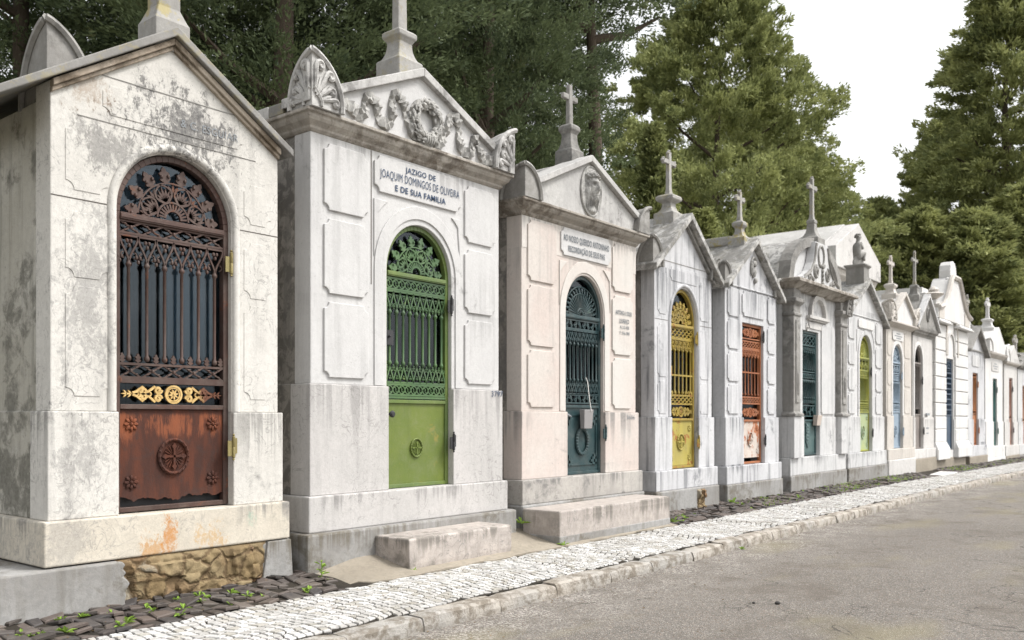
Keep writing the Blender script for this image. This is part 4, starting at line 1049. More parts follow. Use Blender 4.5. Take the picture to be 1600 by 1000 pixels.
m.build('door_hood', MATS['paleW'], H, bevel=.006)
m = MB().prism([(16.75, 3.22), (17.5, 3.22), (17.56, 3.34), (16.7, 3.34)], Y - .018, Y + .01)
for s, xx in ((1, 16.62), (-1, 17.62)): m.tube(at_y(spiral(xx + .02 * s, 3.22, .08, 1.2, PI / 2, 10, s), Y - .01), .016, 5)
m.build('scrolled_plaque', MATS['paleW'], H, bevel=.005)
for a, b in ((16.10, 16.34), (17.36, 18.1)): panel(H, a, b, 1.6, 3.30 if a < 17 else 3.34, MATS['greyst2'], rise=.025, r=.04)
D = iron_door(H, 16.42, 17.24, .82, 3.17, False,
    [('net', 2.90, 3.10, 4), ('crest', 2.80, 2.88, 7), ('bars', 2.42, 2.80, 7), ('rings', 2.24, 2.40, 8), ('bars', 1.88, 2.24, 7), ('crest', 1.80, 1.88, 7), ('scroll', 1.56, 1.76, 4)],
    (.86, 1.46), BOTTLE, None, Mk=BOTTK, rosettes=False, Mh=BLACKM, curtain=[(16.46, 17.2, 2.3, 3.0, CURTD, .015), (16.46, 16.9, 1.6, 2.2, CURTO, .015)])
m = MB()
for k in range(7): m.blob((16.80 + .012 * math.sin(k * 2), Y + .05, 1.0 + .06 * k), (0, 0, .05), .03 + .02 * min(k, 3), .02)
for k in range(6):
    for s in (-1, 1): fleur(m, 16.80, 1.02 + .065 * k, PI / 2 - s * .9, .13, .07, Y + .04, Y + .06, LEAF)
m.build('leaf_ornament', BOTTK, D, 50)
m = MB(); m.rings([(17.02, 17.22, Y - .05, Y + .03, 1.38), (17.06, 17.30, Y - .06, Y + .035, 1.58)])
tag(m.build('paper_packet', plain('brown_paper', (.42, .36, .31), .8, var=.1), None, loc=(17.12, Y, 1.38), bevel=.006), 'folded brownish paper packet tucked behind the bottle green door grille', 'paper packet')
# small carved antefix on the right of the cornice
corner_block(H, 18.72, Y - .18, -1, .40, .36, 3.60, .46, MATS['weathered'], 'round', relief=True)

# ================================================================== 7: kneeling statue, olive door
H = house('pale panelled gable mausoleum with a small statue on its ridge and olive yellow arched door', 18.85, 21.36)
x0, x1, cx = 18.85, 21.36, 20.10
shell(H, x0, x1, .1, .48, .79, 1.56, 3.70, 3.0, MATS['greyst2'], MATS['greyside'], (19.68, 20.52), top=[(x1, 3.70), (cx, 4.46), (x0, 3.70)], zsp=2.86, ztop=3.33, found=MATS['plaster'], gap=False)
gable_roof(H, 18.70, 21.52, cx, 4.56, .63, Y - .12, Y + 3.1, .09, MATS['roofflake'])
MB().box(x0 + .02, x1 - .02, Y - .018, Y + .01, 3.715, 3.735).build('string_course', MATS['greyst2'], H, bevel=.006)
MB().rings([(cx - .18, cx + .18, Y - .03, Y + .36, 4.36), (cx - .18, cx + .18, Y - .03, Y + .36, 4.80), (cx - .22, cx + .22, Y - .07, Y + .40, 4.84), (cx - .22, cx + .22, Y - .07, Y + .40, 4.875)]).build('pedestal', MATS['weathered'], H, bevel=.01)
for a, b in ((18.95, 19.40), (20.80, 21.28)):
    for c, d in ((3.20, 3.66), (2.66, 3.12), (2.12, 2.58), (1.62, 2.06)): panel(H, a, b, c, d, MATS['greyst2'], rise=.022, r=.05)
panel(H, 19.58, 20.62, 3.47, 3.66, MATS['paleW2'], rise=.03, r=.03, name='blank_plaque')
archivolt(H, 20.10, 2.86, .43, .52, MATS['greyst2'], rise=.02, zlow=1.57, ztop=3.34)
spandrel(H, 19.5, 20.7, 3.43, 20.1, 2.9, .66, -1, MATS['greyst2']); spandrel(H, 19.5, 20.7, 3.43, 20.1, 2.9, .66, 1, MATS['greyst2'])
iron_door(H, 19.68, 20.52, .80, 2.86, True, [('net', 1.70, 1.86, 8), ('bars', 1.88, 2.43, 8), ('gothic', 2.42, 2.56, 8), ('scroll', 2.58, 2.80, 7)],
    (.83, 1.64), OLIVE, 'fan', ztop=3.32, Mk=OLIVK, medal=('cross', 1.22, .12, .16), rosettes=.05, hinges=[2.55, 1.20], Mh=BLACKM, curtain=[(19.74, 20.46, 1.8, 2.6, CURTD, .012)])

# ================================================================== 8: fan shells, pale blue door
H = house('white mausoleum with fan shell corner ornaments, lettered plaque and pale blue arched door', 21.64, 23.74)
x0, x1, cx = 21.64, 23.74, 22.69
shell(H, x0, x1, -.05, .55, .80, 1.58, 3.68, 3.0, MATS['warmW'], MATS['warmW'], (22.14, 22.92), zsp=2.88, ztop=3.27, found=MATS['paleW'], gap=False)
MB().stack(x0, x1, Y, Y + 3.0, [(3.675, .0), (3.70, .03), (3.74, .10), (3.76, .15), (3.80, .15)]).build('cornice', MATS['warmW'], H, bevel=.005, seg=1)
MB().prism([(x0 - .1, 3.80), (x1 + .1, 3.80), (cx, 4.50)], Y - .1, Y + 3.0).build('pediment', MATS['paleW2'], H, bevel=.01)
m = MB()
for s in (-1, 1): m.prism([(cx, 4.56), (cx + s * 1.2, 3.84), (cx + s * 1.2, 3.76), (cx, 4.47)], Y - .17, Y - .02)
m.build('raking_cornice', MATS['warmW'], H, bevel=.006)
corner_block(H, x0 - .14, Y - .15, 1, .40, .36, 3.80, .46, MATS['warmW'], 'round', relief=True); corner_block(H, x1 + .14, Y - .15, -1, .40, .36, 3.80, .46, MATS['warmW'], 'round', relief=True)
zt = pedestal(H, cx, Y + .2, 4.32, MATS['warmW'], w=.17, hb=.2, hn=.14, wc=.13, wn=.09)
cross(H, cx, Y + .2, zt, .68, .075, .22, MATS['warmW'], 'trefoil', .72)
P = panel(H, 22.08, 22.98, 3.38, 3.60, MATS['paleW2'], rise=.025, r=.04, name='inscription_plaque')
m = MB(); [m.box(22.53 - w_, 22.53 + w_, Y - .028, Y - .024, z_, z_ + .025) for w_, z_ in ((.16, 3.53), (.3, 3.475), (.18, 3.42))]; m.build('faint_lines', INKF, P)
archivolt(H, 22.53, 2.88, .40, .50, MATS['paleW2'], rise=.015, zlow=1.59, ztop=3.30)
for a, b in ((21.72, 22.02), (23.1, 23.64)):
    for c, d in ((3.0, 3.6), (2.3, 2.92), (1.64, 2.22)): panel(H, a, b, c, d, MATS['warmW'], rise=.012, r=.05)
iron_door(H, 22.14, 22.92, .81, 2.88, True, [('net', 1.72, 1.85, 8), ('bars', 1.88, 2.40, 9), ('gothic', 2.40, 2.56, 9), ('scroll', 2.60, 2.80, 7)],
    (.84, 1.66), BLUE, 'p', ztop=3.265, medal=('cross', 1.22, .12, .15), rosettes=False, hinges=[2.55, 1.2], Mh=BLUE, curtain=[(22.2, 22.86, 1.8, 2.6, CURT, .012)])

# ================================================================== 9: dark pediment, open grey-brown door
H = house('slim white mausoleum with dark grey heavy pediment and dim grey brown arched door', 23.86, 25.78)
x0, x1, cx = 23.86, 25.78, 24.80
shell(H, x0, x1, -.05, .50, .74, 1.55, 3.62, 3.0, MATS['paleW'], MATS['paleW'], (24.02, 24.78), zsp=2.96, ztop=3.37, found=MATS['apron'], gap=False)
MB().stack(x0, x1, Y, Y + 3.0, [(3.615, .0), (3.66, .02), (3.70, .07), (3.72, .07), (3.76, .12), (3.84, .14)]).build('cornice', MATS['weathered'], H, bevel=.005, seg=1)
MB().prism([(x0 - .12, 3.84), (x1 + .12, 3.84), (cx, 4.68)], Y - .12, Y + 3.0).build('pediment', MATS['weathered'], H, bevel=.01)
m = MB()
for s in (-1, 1): m.prism([(cx, 4.74), (cx + s * 1.12, 3.87), (cx + s * 1.12, 3.80), (cx, 4.65)], Y - .19, Y - .03)
m.build('raking_cornice', MATS['greyst2'], H, bevel=.006)
m = MB(); m.tube(at_y(circ(cx, 4.2, .1, 14, rz=.17), Y - .13), .03, 6, True); m.build('oval_relief', MATS['greyside'], H, 50)
zt = pedestal(H, cx, Y + .2, 4.46, MATS['weathered'], w=.15, hb=.26, hn=.16, wc=.10, wn=.09)
cross(H, cx, Y + .2, zt, .88, .07, .24, MATS['lichen_light'], 'trefoil', .72)
archivolt(H, 24.40, 2.96, .39, .47, MATS['paleW2'], rise=.015, zlow=1.56, ztop=3.40)
iron_door(H, 24.02, 24.78, .75, 2.96, True, [('bars', 1.75, 2.9, 5)], (.78, 1.60), TAUPE, None, ztop=3.36, rosettes=False, hinges=[2.5, 1.2], Mh=BLACKM, curtain=[(24.3, 24.74, 1.7, 2.6, LACE, .01)])
m = MB().box(25.0, 25.3, Y - .05, Y - .02, 1.60, 1.66); m.box(25.02, 25.28, Y - .034, Y - .029, 1.25, 1.29); m.box(25.05, 25.26, Y - .034, Y - .029, 1.12, 1.15); m.build('number', INKF, H)

# ================================================================== 10: tall, banded piers
H = house('tall white mausoleum with banded stone piers, arched niche, rounded top finial and dark blue door', 25.95, 29.70)
x0, x1, cx = 25.95, 29.70, 27.9
MB().box(x0 + .1, x1 - .1, Y - .02, Y + 4.0, -.05, .42).build('foundation', MATS['apron'], H, bevel=.02)
for a, b in ((25.92, 27.10), (28.20, 29.75)):
    m = MB()
    m.rings([(a - .06, b + .06, Y - .14, Y + .35, .40), (a - .06, b + .06, Y - .14, Y + .35, .68), (a, b, Y - .05, Y + .35, .88)])
    zz = .88
    for k in range(9):
        m.box(a, b, Y - .05, Y + .35, zz, zz + .335); zz += .36; m.box(a + .02, b - .02, Y - .02, Y + .35, zz - .026, zz)
    m.box(a - .07, b + .07, Y - .2, Y + .36, zz, zz + .05); m.box(a - .03, b + .03, Y - .16, Y + .36, zz + .05, zz + .10)
    m.build('pier', MATS['paleW2'], H, bevel=.012, seg=1)
shell(H, x0 + .2, x1 - .2, .4, .41, .62, 1.5, 4.75, 3.9, MATS['paleW2'], MATS['paleW2'], (27.16, 28.12), zsp=3.22, arch=False, gap=False, poff=.0)
gp = [(-1.95, 0), (-1.95, .25), (-1.5, .33), (-1.15, .52), (-.85, .82), (-.55, 1.15), (-.4, 1.26)]
g2 = [(cx + a, 4.25 + b) for a, b in gp]; g2 += [(2 * cx - a, b) for a, b in reversed(g2)]
MB().prism(list(reversed(g2)), Y - .1, Y + .4).build('gable', MATS['paleW2'], H, bevel=.015)
m = MB(); m.tube([(cx + a * .98, Y - .12, 4.27 + b) for a, b in gp[1:]] + [(cx - a * .98, Y - .12, 4.27 + b) for a, b in reversed(gp[1:])], .07, 6); m.build('gable_moulding', MATS['warmW'], H, 50)
archivolt(H, 27.75, 3.75, .62, .74, MATS['warmW'], rise=.07, zlow=3.3, roll=False); archivolt(H, 27.75, 3.55, .36, .44, MATS['paleW'], rise=.04, zlow=3.3)
fin = [(-.36, 0), (-.36, .32), (-.30, .48), (-.18, .58), (0, .62), (.18, .58), (.30, .48), (.36, .32), (.36, 0)]
MB().prism([(cx + a, 5.40 + b) for a, b in fin], Y - .05, Y + .25).build('finial', MATS['paleW2'], H, bevel=.02)
m = MB(); [m.blob((cx + s * .42, Y, 5.42), (.0, 0, .1), .1) for s in (-1, 1)]; m.build('finial_scroll', MATS['paleW2'], H, 50)
for xx in (26.3, 29.3):
    m = MB().box(xx - .28, xx + .28, Y - .12, Y + .32, 4.25, 4.62)
    m.lathe(xx, Y + .1, [(.1, 4.62), (.1, 4.66), (.05, 4.70), (.05, 4.74), (.16, 4.83), (.25, 4.89), (.27, 4.92), (.2, 4.95), (.12, 4.97), (.14, 5.03), (.08, 5.10), (.02, 5.13)], 16)
    m.build('urn', MATS['warmW'], H, 45)
m = MB().stack(x0 + .2, x1 - .2, Y + .35, Y + 3.95, [(4.74, 0), (4.80, .1), (4.86, .12), (4.95, .12), (4.97, 0), (5.12, 0)]).build('attic', MATS['paleW2'], H, bevel=.01)
iron_door(H, 27.16, 28.12, .63, 3.22, False, [('net', 2.95, 3.15, 5)] + [('rail', 1.75 + .15 * k, 1.79 + .15 * k, 1) for k in range(8)] + [('bars', 1.65, 2.92, 5)], (.7, 1.6), NAVY, None, rosettes=False, Mh=BLACKM)

# ================================================================== 11..14: far end of the row
H = house('grey stone gabled mausoleum with orange wooden door, far along the row', 29.90, 32.30)
x0, x1, cx = 29.90, 32.30, 31.05
shell(H, x0, x1, -.1, .36, .68, 1.5, 3.66, 3.0, MATS['greyst'], MATS['greyside'], (30.62, 31.36), top=[(x1, 3.66), (cx, 4.32), (x0, 3.66)], zsp=2.95, arch=False, found=MATS['apron'], gap=False)
gable_roof(H, 29.72, 32.48, cx, 4.44, .60, Y - .15, Y + 3.1, .1, MATS['weathered'])
MB().box(x0 + .02, x1 - .02, Y - .03, Y + .01, 3.63, 3.67).build('string_course', MATS['weathered'], H)
zt = pedestal(H, cx, Y + .25, 4.30, MATS['weathered'], w=.16, hb=.16, hn=.16, wc=.11, wn=.08)
cross(H, cx, Y + .25, zt, .68, .08, .24, MATS['lichen_light'], 'trefoil', .7)
panel(H, 30.5, 31.5, 3.15, 3.5, MATS['greyst2'], rise=.02, r=.04, name='blank_plaque')
iron_door(H, 30.62, 31.36, .69, 2.95, False, [('rail', 1.1 + .28 * k, 1.14 + .28 * k, 1) for k in range(3)] + [('bars', 1.75, 2.85, 7)], (.75, 1.65), WOOD, None, rosettes=False, hinges=[2.6, 1.15], Mh=WOOD)

H = house('white mausoleum with low pediment, thick topped cross and dark sea green door', 32.45, 35.30)
x0, x1, cx = 32.45, 35.30, 33.95
shell(H, x0, x1, -.15, .22, .60, 1.42, 3.56, 3.0, MATS['paleW2'], MATS['warmW'], (33.66, 34.36), zsp=2.88, arch=False, found=MATS['paleW2'], gap=False)
MB().stack(x0, x1, Y, Y + 3.0, [(3.555, 0), (3.60, .06), (3.66, .14), (3.72, .16)]).build('cornice', MATS['warmW'], H, bevel=.006, seg=1)
MB().prism([(x0 - .12, 3.72), (x1 + .12, 3.72), (x1 + .12, 3.80), (cx, 4.62), (x0 - .12, 3.80)], Y - .14, Y + 3.0).build('pediment', MATS['paleW2'], H, bevel=.015)
corner_block(H, x0 - .16, Y - .17, 1, .45, .4, 3.72, .40, MATS['paleW2'], 'round'); corner_block(H, x1 + .16, Y - .17, -1, .45, .4, 3.72, .40, MATS['paleW2'], 'round')
zt = pedestal(H, cx, Y + .22, 4.40, MATS['paleW2'], w=.24, hb=.2, hn=.2, wc=.17, wn=.13)
cross(H, cx, Y + .22, zt, .70, .11, .26, MATS['paleW2'], 'trefoil', .7)
P = panel(H, 33.4, 34.6, 3.12, 3.45, MATS['paleW'], rise=.02, r=.04, name='inscription_plaque')
m = MB(); [m.box(34.0 - w_, 34.0 + w_, Y - .025, Y - .02, z_, z_ + .03) for w_, z_ in ((.2, 3.36), (.4, 3.28), (.25, 3.2))]; m.build('faint_lines', INKF, P)
iron_door(H, 33.66, 34.36, .61, 2.88, False, [('bars', 1.6, 2.8, 7), ('rings', 1.42, 1.58, 6)], (.65, 1.38), SEAG, None, rosettes=False, hinges=[2.5, 1.1], Mh=SEAG)

H = house('small pale mausoleum with pointed gablet and pinkish brown door near the row end', 35.60, 38.05)
x0, x1, cx = 35.60, 38.05, 36.9
shell(H, x0, x1, -.15, .20, .56, 1.4, 3.45, 3.0, MATS['paleW'], MATS['warmW'], (36.5, 37.2), zsp=3.0, arch=False, found=MATS['apron'], gap=False)
MB().stack(x0, x1, Y, Y + 3.0, [(3.445, 0), (3.50, .1), (3.55, .12)]).build('cornice', MATS['warmW'], H)
MB().prism([(x0 - .1, 3.55), (x1 + .1, 3.55), (cx, 4.2)], Y - .1, Y + 3.0).build('pediment', MATS['paleW'], H, bevel=.012)
corner_block(H, x0 - .12, Y - .12, 1, .5, .5, 3.55, .45, MATS['paleW2'], 'round')
iron_door(H, 36.5, 37.2, .57, 3.0, False, [('bars', 1.6, 2.9, 6)], (.62, 1.5), PINKB, None, rosettes=False, hinges=[2.6, 1.1], Mh=BLACKM)

H = house('last mausoleum visible at the right edge, grey topped with a peach door', 38.25, 41.0)
x0, x1, cx = 38.25, 41.0, 39.6
shell(H, x0, x1, -.2, .18, .54, 1.4, 3.40, 3.0, MATS['greyst2'], MATS['greyside'], (39.2, 39.95), zsp=2.8, arch=False, found=MATS['plaster'], gap=False)
MB().stack(x0, x1, Y, Y + 3.0, [(3.395, 0), (3.45, .1), (3.52, .14)]).build('cornice', MATS['weathered'], H)
MB().prism([(x0 - .12, 3.52), (x1 + .12, 3.52), (cx, 4.1)], Y - .12, Y + 3.0).build('pediment', MATS['weathered'], H, bevel=.012)
zt = pedestal(H, 38.85, Y + .2, 3.55, MATS['weathered'], w=.28, hb=.2, hn=.14, wc=.2)
cross(H, 38.85, Y + .2, zt, .7, .13, .3, MATS['lichen_light'], 'trefoil', .7)
iron_door(H, 39.2, 39.95, .55, 2.8, False, [('bars', 1.5, 2.7, 6)], (.6, 1.4), PEACH, None, rosettes=False, hinges=[2.4, 1.1], Mh=PEACH)

# ------------------------------------------------------------------ big white mausoleum in the second row
bx0, bx1, by = 30.0, 34.9, 10.2
H = empty('large_mausoleum', (32.4, by, .2), 'large white gabled mausoleum rising behind the row, with broad stone roof', 'mausoleum')
bc = 32.35
MB().box(bx0 + .45, bx1 - .45, by + .5, by + 6.4, -.1, 6.3).build('wall', MATS['paleW'], H)
MB().stack(bx0 + .45, bx1 - .45, by + .5, by + 6.4, [(6.1, 0), (6.16, .08), (6.22, .08), (6.35, .22), (6.45, .36), (6.5, .36), (6.62, .42)]).build('cornice', MATS['warmW'], H, bevel=.02, seg=1)
MB().prism([(bx0, 6.62), (bx1, 6.62), (bx1, 7.30), (bc, 8.42), (bx0, 7.30)], by, by + .5).build('gable', MATS['paleW'], H, bevel=.02)
m = MB(); zl = 7.30
m.prism([(bx0 - .02, 7.32), (bc, 8.46), (bx1 + .02, 7.32), (bx1 + .02, 6.66), (bx0 - .02, 6.66)], by + .5, by + 6.6)
m.build('roof', stone('big_roof', (.56, .55, .53), (.46, .45, .43), amt=.3, streak=.3, vein=0, off=71), H, bevel=.02)

# ------------------------------------------------------------------ kneeling statue
def skin_figure(name, joints, edges, mat, loc, sub=2):
    me = bpy.data.meshes.new(name); me.from_pydata([j[0] for j in joints], edges, [])
    ob = bpy.data.objects.new(name, me); COL.objects.link(ob)
    ob.modifiers.new('skin', 'SKIN'); ob.modifiers.new('sub', 'SUBSURF'); ob.modifiers['sub'].levels = sub; ob.modifiers['sub'].render_levels = sub
    for i, j in enumerate(joints): me.skin_vertices[0].data[i].radius = (j[1], j[2] if len(j) > 2 else j[1]); me.skin_vertices[0].data[i].use_root = (i == 0)
    ob.location = loc; bpy.context.view_layer.update()
    dg = bpy.context.evaluated_depsgraph_get()
    nm = bpy.data.meshes.new_from_object(ob.evaluated_get(dg)); nm.name = name
    bpy.data.objects.remove(ob)
    o2 = bpy.data.objects.new(name, nm); COL.objects.link(o2); o2.location = loc; nm.materials.append(mat)
    nm.polygons.foreach_set('use_smooth', [True] * len(nm.polygons)); ORG[o2] = Vector(loc)
    return o2
J = [((0, 0, .10), .10, .11), ((.0, 0, .24), .095, .11), ((.03, 0, .38), .075, .10), ((.05, 0, .43), .035, .035), ((.07, 0, .52), .07, .065), ((.085, 0, .56), .06, .06),
     ((.03, .09, .36), .045), ((.13, .09, .27), .036), ((.16, .03, .38), .028), ((.15, .01, .44), .022),
     ((.03, -.09, .36), .045), ((.13, -.09, .27), .036), ((.16, -.03, .38), .028), ((.15, -.01, .44), .022),
     ((.02, .06, .09), .075), ((.22, .07, .2), .055), ((.17, .07, .04), .045), ((.24, .07, .02), .035),
     ((.02, -.06, .09), .075), ((.22, -.07, .2), .055), ((.17, -.07, .04), .045), ((.24, -.07, .02), .035)]
E = [(0, 1), (1, 2), (2, 3), (3, 4), (4, 5), (2, 6), (6, 7), (7, 8), (8, 9), (2, 10), (10, 11), (11, 12), (12, 13), (0, 14), (14, 15), (15, 16), (16, 17), (0, 18), (18, 19), (19, 20), (20, 21)]
ST = skin_figure('praying_statue', J, E, MATS['weathered'], (20.06, Y + .17, 4.97))
ST.rotation_euler = (0, 0, -.35); ST.scale = (.86, .86, .98)
tag(ST, 'small grey stone statue of a crouching child with hands raised, on a gable pedestal', 'statue')
m = MB(); m.blob((20.12, Y + .17, 4.93), (.21, 0, 0), .17, .06, 10, 8); m.build('cushion', MATS['weathered'], ST, 60)
m = MB()
for k in range(26):
    r_ = random.Random(k); a = r_.uniform(0, 2 * PI); b = r_.uniform(-.1, 1.2)
    m.blob((20.06 + .06 + .075 * math.cos(a) * math.cos(b) - .012, Y + .17 + .075 * math.sin(a) * math.cos(b), 4.97 + .54 + .07 * math.sin(b)), (0, 0, .022), .024)
m.build('hair', MATS['weathered'], ST, 60)
# ------------------------------------------------------------------ ground, road, pavement
def drop(x): return -.0065 * max(0.0, x - 20.0)
def gz(x, y):
    if y <= 4.42: z = 0
    elif y <= 5.5: z = .112 + (y - 4.42) / 1.08 * .04
    else: z = .152 + (y - 5.5) / .7 * .055
    return z + drop(x)
def ground_mat():
    M = Mat('dry_ground')
    c = M.mix(M.noise(.8, 6, .65), (.11, .10, .07), (.17, .15, .10))
    c = M.mix(M.sm(M.noise(.3, 5, .6), .5, .65), c, (.07, .09, .04))
    M.bsdf(c, .95, normal=M.bump(M.noise(12, 6, .7), .4, .05), spec=.2); return M.m
tag(MB().add([(-600, -600, -.9), (600, -600, -.9), (600, 600, -.9), (-600, 600, -.9)], [(0, 1, 2, 3)]).build('ground', ground_mat(), None), kind='structure')
# raised earth behind and under the row
m = MB(); xs_ = [-40, 0, 20, 45, 70, 120]
m.grid(6, 2, lambda u, v: (xs_[round(u * 5)], 6.0 + 60 * v, .06 + max(-1.0, drop(xs_[round(u * 5)])) - (.0 if v < .5 else .3)))
tag(m.build('earth', ground_mat(), None), kind='structure')
def asphalt_mat():
    M = Mat('worn_asphalt')
    x, y, z = M.xyz()
    c = M.mix(M.sm(M.noise(.55, 5, .6), .3, .7), (.132, .121, .108), (.172, .159, .143))
    sp = M.n('ShaderNodeTexVoronoi', Vector=M.pos(), Scale=120, Randomness=1)
    cr = M.n('ShaderNodeSeparateColor', Color=sp.outputs['Color']).outputs
    c = M.mix(M.sm(cr[0], .80, .88), c, (.30, .27, .235))
    c = M.mix(M.sm(cr[1], .8, .88), c, (.095, .082, .07))
    c = M.mix(M.math('MULTIPLY', M.sm(cr[2], .93, .96), .5), c, (.22, .14, .09))
    c = M.mix(M.math('MULTIPLY', M.sm(M.noise(1.1, 7, .7, .3), .48, .68), .66), c, (.092, .076, .060))
    c = M.mix(M.math('MULTIPLY', M.sm(M.noise(.35, 3, .6, 0, M.scaled((1, 2.2, 1))), .52, .7), .5), c, (.21, .185, .11))
    # loose pale grit gathered along the kerb
    g = M.math('MULTIPLY', M.sm(y, 3.2, 4.42), M.sm(M.noise(2.5, 6, .7), .38, .6))
    g2 = M.n('ShaderNodeTexVoronoi', Vector=M.pos(), Scale=70, Randomness=1)
    c3 = M.n('ShaderNodeSeparateColor', Color=g2.outputs['Color']).outputs
    c = M.mix(M.math('MULTIPLY', g, M.sm(c3[0], .55, .7)), c, (.36, .335, .305))
    # hairline cracks
    k = M.math('MULTIPLY', M.ridge(.6, .005, 7, 1.2), M.sm(M.noise(.5, 2), .46, .54))
    c = M.mix(M.math('MULTIPLY', k, .8), c, (.04, .035, .03))
    h = M.math('ADD', sp.outputs['Distance'], M.math('MULTIPLY', M.noise(60, 4, .7), .6))
    M.bsdf(c, .85, normal=M.bump(h, .55, .012), spec=.3); return M.m
m = MB(); rx = [-30, -10, 0, 5, 10, 15, 20, 25, 30, 40, 55, 80, 120]
m.grid(len(rx), 9, lambda u, v: (rx[round(u * (len(rx) - 1))], -14 + 18.55 * v, drop(rx[round(u * (len(rx) - 1))]) + .0))
tag(m.build('road', asphalt_mat(), None, normals=False), kind='structure')

def kerb_mat():
    M = Mat('kerb_limestone')
    c = M.mix(M.sm(M.noise(1.2, 4, .6), .35, .65), (.40, .365, .32), (.34, .325, .30))
    c = M.mix(M.math('MULTIPLY', M.sm(M.noise(7, 8, .72, .3), .44, .60), .8), c, (.15, .125, .095))
    c = M.mix(M.math('MULTIPLY', M.sm(M.noise(3.1, 8, .75), .62, .68), .6), c, (.52, .50, .47))
    M.bsdf(c, .85, normal=M.bump(M.noise(24, 7, .72), .6, .03), spec=.25); return M.m
rk = random.Random(21); m = MB(); x = -3.0
while x < 75:
    L = rk.choice((.62, .70, .75, .78, .85)); a, b = x + .004, x + L - .004; n = 6
    dy, dz = rk.uniform(-.012, .012), rk.uniform(-.008, .010); vs = []; fs = []
    for i in range(n + 1):
        xx = a + (b - a) * i / n; e = .012 if i in (0, n) else 0
        j = lambda s=.003: rk.uniform(-s, s)
        f = 4.42 + dy * .5 + j(); t = .112 + dz + drop(xx)
        vs += [(xx, f + j(), -.2 + drop(xx)), (xx, f + j(.005) - .002, t * .35), (xx, f + .004 + e, t - .02 + j(.004)), (xx, f + .024 + e, t - e + j(.003)), (xx, 4.575 + dy, t - e + .003 + j(.003)), (xx, 4.60 + dy, -.2 + drop(xx))]
    for i in range(n):
        for q in range(6): fs.append((6 * i + q, 6 * i + (q + 1) % 6, 6 * i + 6 + (q + 1) % 6, 6 * i + 6 + q))
    fs += [(0, 1, 2, 3, 4, 5), tuple(6 * n + q for q in (5, 4, 3, 2, 1, 0))]
    m.add(vs, fs); x += L
tag(m.build('kerb', kerb_mat(), None, bevel=.007), kind='structure')

def soil_mat():
    M = Mat('joint_soil')
    c = M.mix(M.noise(9, 6, .7), (.016, .014, .012), (.05, .042, .032))
    M.bsdf(c, .95, normal=M.bump(M.noise(60, 5, .7), .5, .02), spec=.2); return M.m
SOIL = soil_mat()
sx = [-3, 0, 5, 10, 15, 20, 30, 45, 75]; sy = [4.58, 5.5, 6.2, 6.5]
m = MB(); m.grid(len(sx), 4, lambda u, v: (sx[round(u * 8)], sy[round(v * 3)], gz(sx[round(u * 8)], sy[round(v * 3)]) - .010))
tag(m.build('paving_bed', SOIL, None, normals=False), kind='structure')

def setts(x0, x1, y0, y1, cell, jit, gap, hz, tilt, seed, wave, keep=lambda x, y, r: True, rise=0.0, ch=.16):
    """paving stones laid in wavering courses: jittered grid, each stone a chamfered block"""
    r = random.Random(seed); nx = int((x1 - x0) / cell) + 4; ny = int((y1 - y0) / cell) + 6
    P = {}
    for i in range(-2, nx):
        for j in range(-4, ny):
            x = x0 + i * cell; y = y0 + j * cell
            if wave:
                x += wave * (.35 * math.sin(y * 5.5 + .9 * math.sin(x * .8)) + .5 * abs(((y - y0) / .62 + .35 * math.sin(x * 1.3)) % 1.0 - .5))
                y += wave * .35 * math.sin(x * 2.7 + 1.3 * math.sin(x * .61)) + .35 * wave * math.sin(x * 7.3)
            P[i, j] = (x + r.uniform(-jit, jit) * cell, y + r.uniform(-jit, jit) * cell)
    V = []; F = []
    for i in range(-2, nx - 1):
        for j in range(-4, ny - 1):
            q = [P[i, j], P[i + 1, j], P[i + 1, j + 1], P[i, j + 1]]
            cx = sum(p[0] for p in q) / 4; cy = sum(p[1] for p in q) / 4
            if not (x0 < cx < x1 and y0 < cy < y1) or not keep(cx, cy, r): continue
            z = gz(cx, cy) + r.uniform(-hz, hz) + rise; tx, ty = r.uniform(-tilt, tilt), r.uniform(-tilt, tilt)
            o = len(V); g1 = 1 - gap * r.uniform(.5, 1.8) / cell; g0 = g1 - ch
            for k, zz in ((g1, -.022), (g1, -.006), (g0, 0)):
                for p in q:
                    dx, dy = (p[0] - cx) * k, (p[1] - cy) * k
                    V.append((cx + dx, cy + dy, z + zz + dx * tx + dy * ty))
            F.append((o + 8, o + 9, o + 10, o + 11))
            for a in (0, 4):
                for b in range(4): F.append((o + a + b, o + a + (b + 1) % 4, o + a + 4 + (b + 1) % 4, o + a + 4 + b))
    m = MB(); m.v = V; m.f = F
    return m
def sett_mat(name, a, b, dirt, spec):
    M = Mat(name)
    isl = M.n('ShaderNodeNewGeometry').outputs['Random Per Island']
    c = M.mix(isl, a, b)
    i2 = M.math('FRACT', M.math('MULTIPLY', isl, 37.7))
    c = M.mix(M.math('MULTIPLY', M.sm(i2, .80, .86), .65), c, tuple(x * y for x, y in zip(a, (.80, .76, .66))))
    c = M.mix(M.math('MULTIPLY', M.sm(M.noise(1.7, 7, .72), .48, .68), .6), c, dirt)
    c = M.mix(M.math('MULTIPLY', M.sm(M.noise(30, 5, .7), .5, .7), .3), c, dirt)
    M.bsdf(c, .6, normal=M.bump(M.noise(45, 5, .65), .4, .01), spec=spec); return M.m
WS = sett_mat('white_setts', (.38, .37, .355), (.575, .565, .55), (.23, .21, .175), .35)
BS = sett_mat('basalt_setts', (.040, .036, .036), (.105, .082, .07), (.14, .12, .10), .45)
WSLAB = (23.2, 25.6)
m = setts(-2.5, 60, 4.605, 5.49, .068, .19, .0115, .0026, .03, 5, .13, ch=.08)
tag(m.build('pavement', WS, None, normals=False), kind='structure')
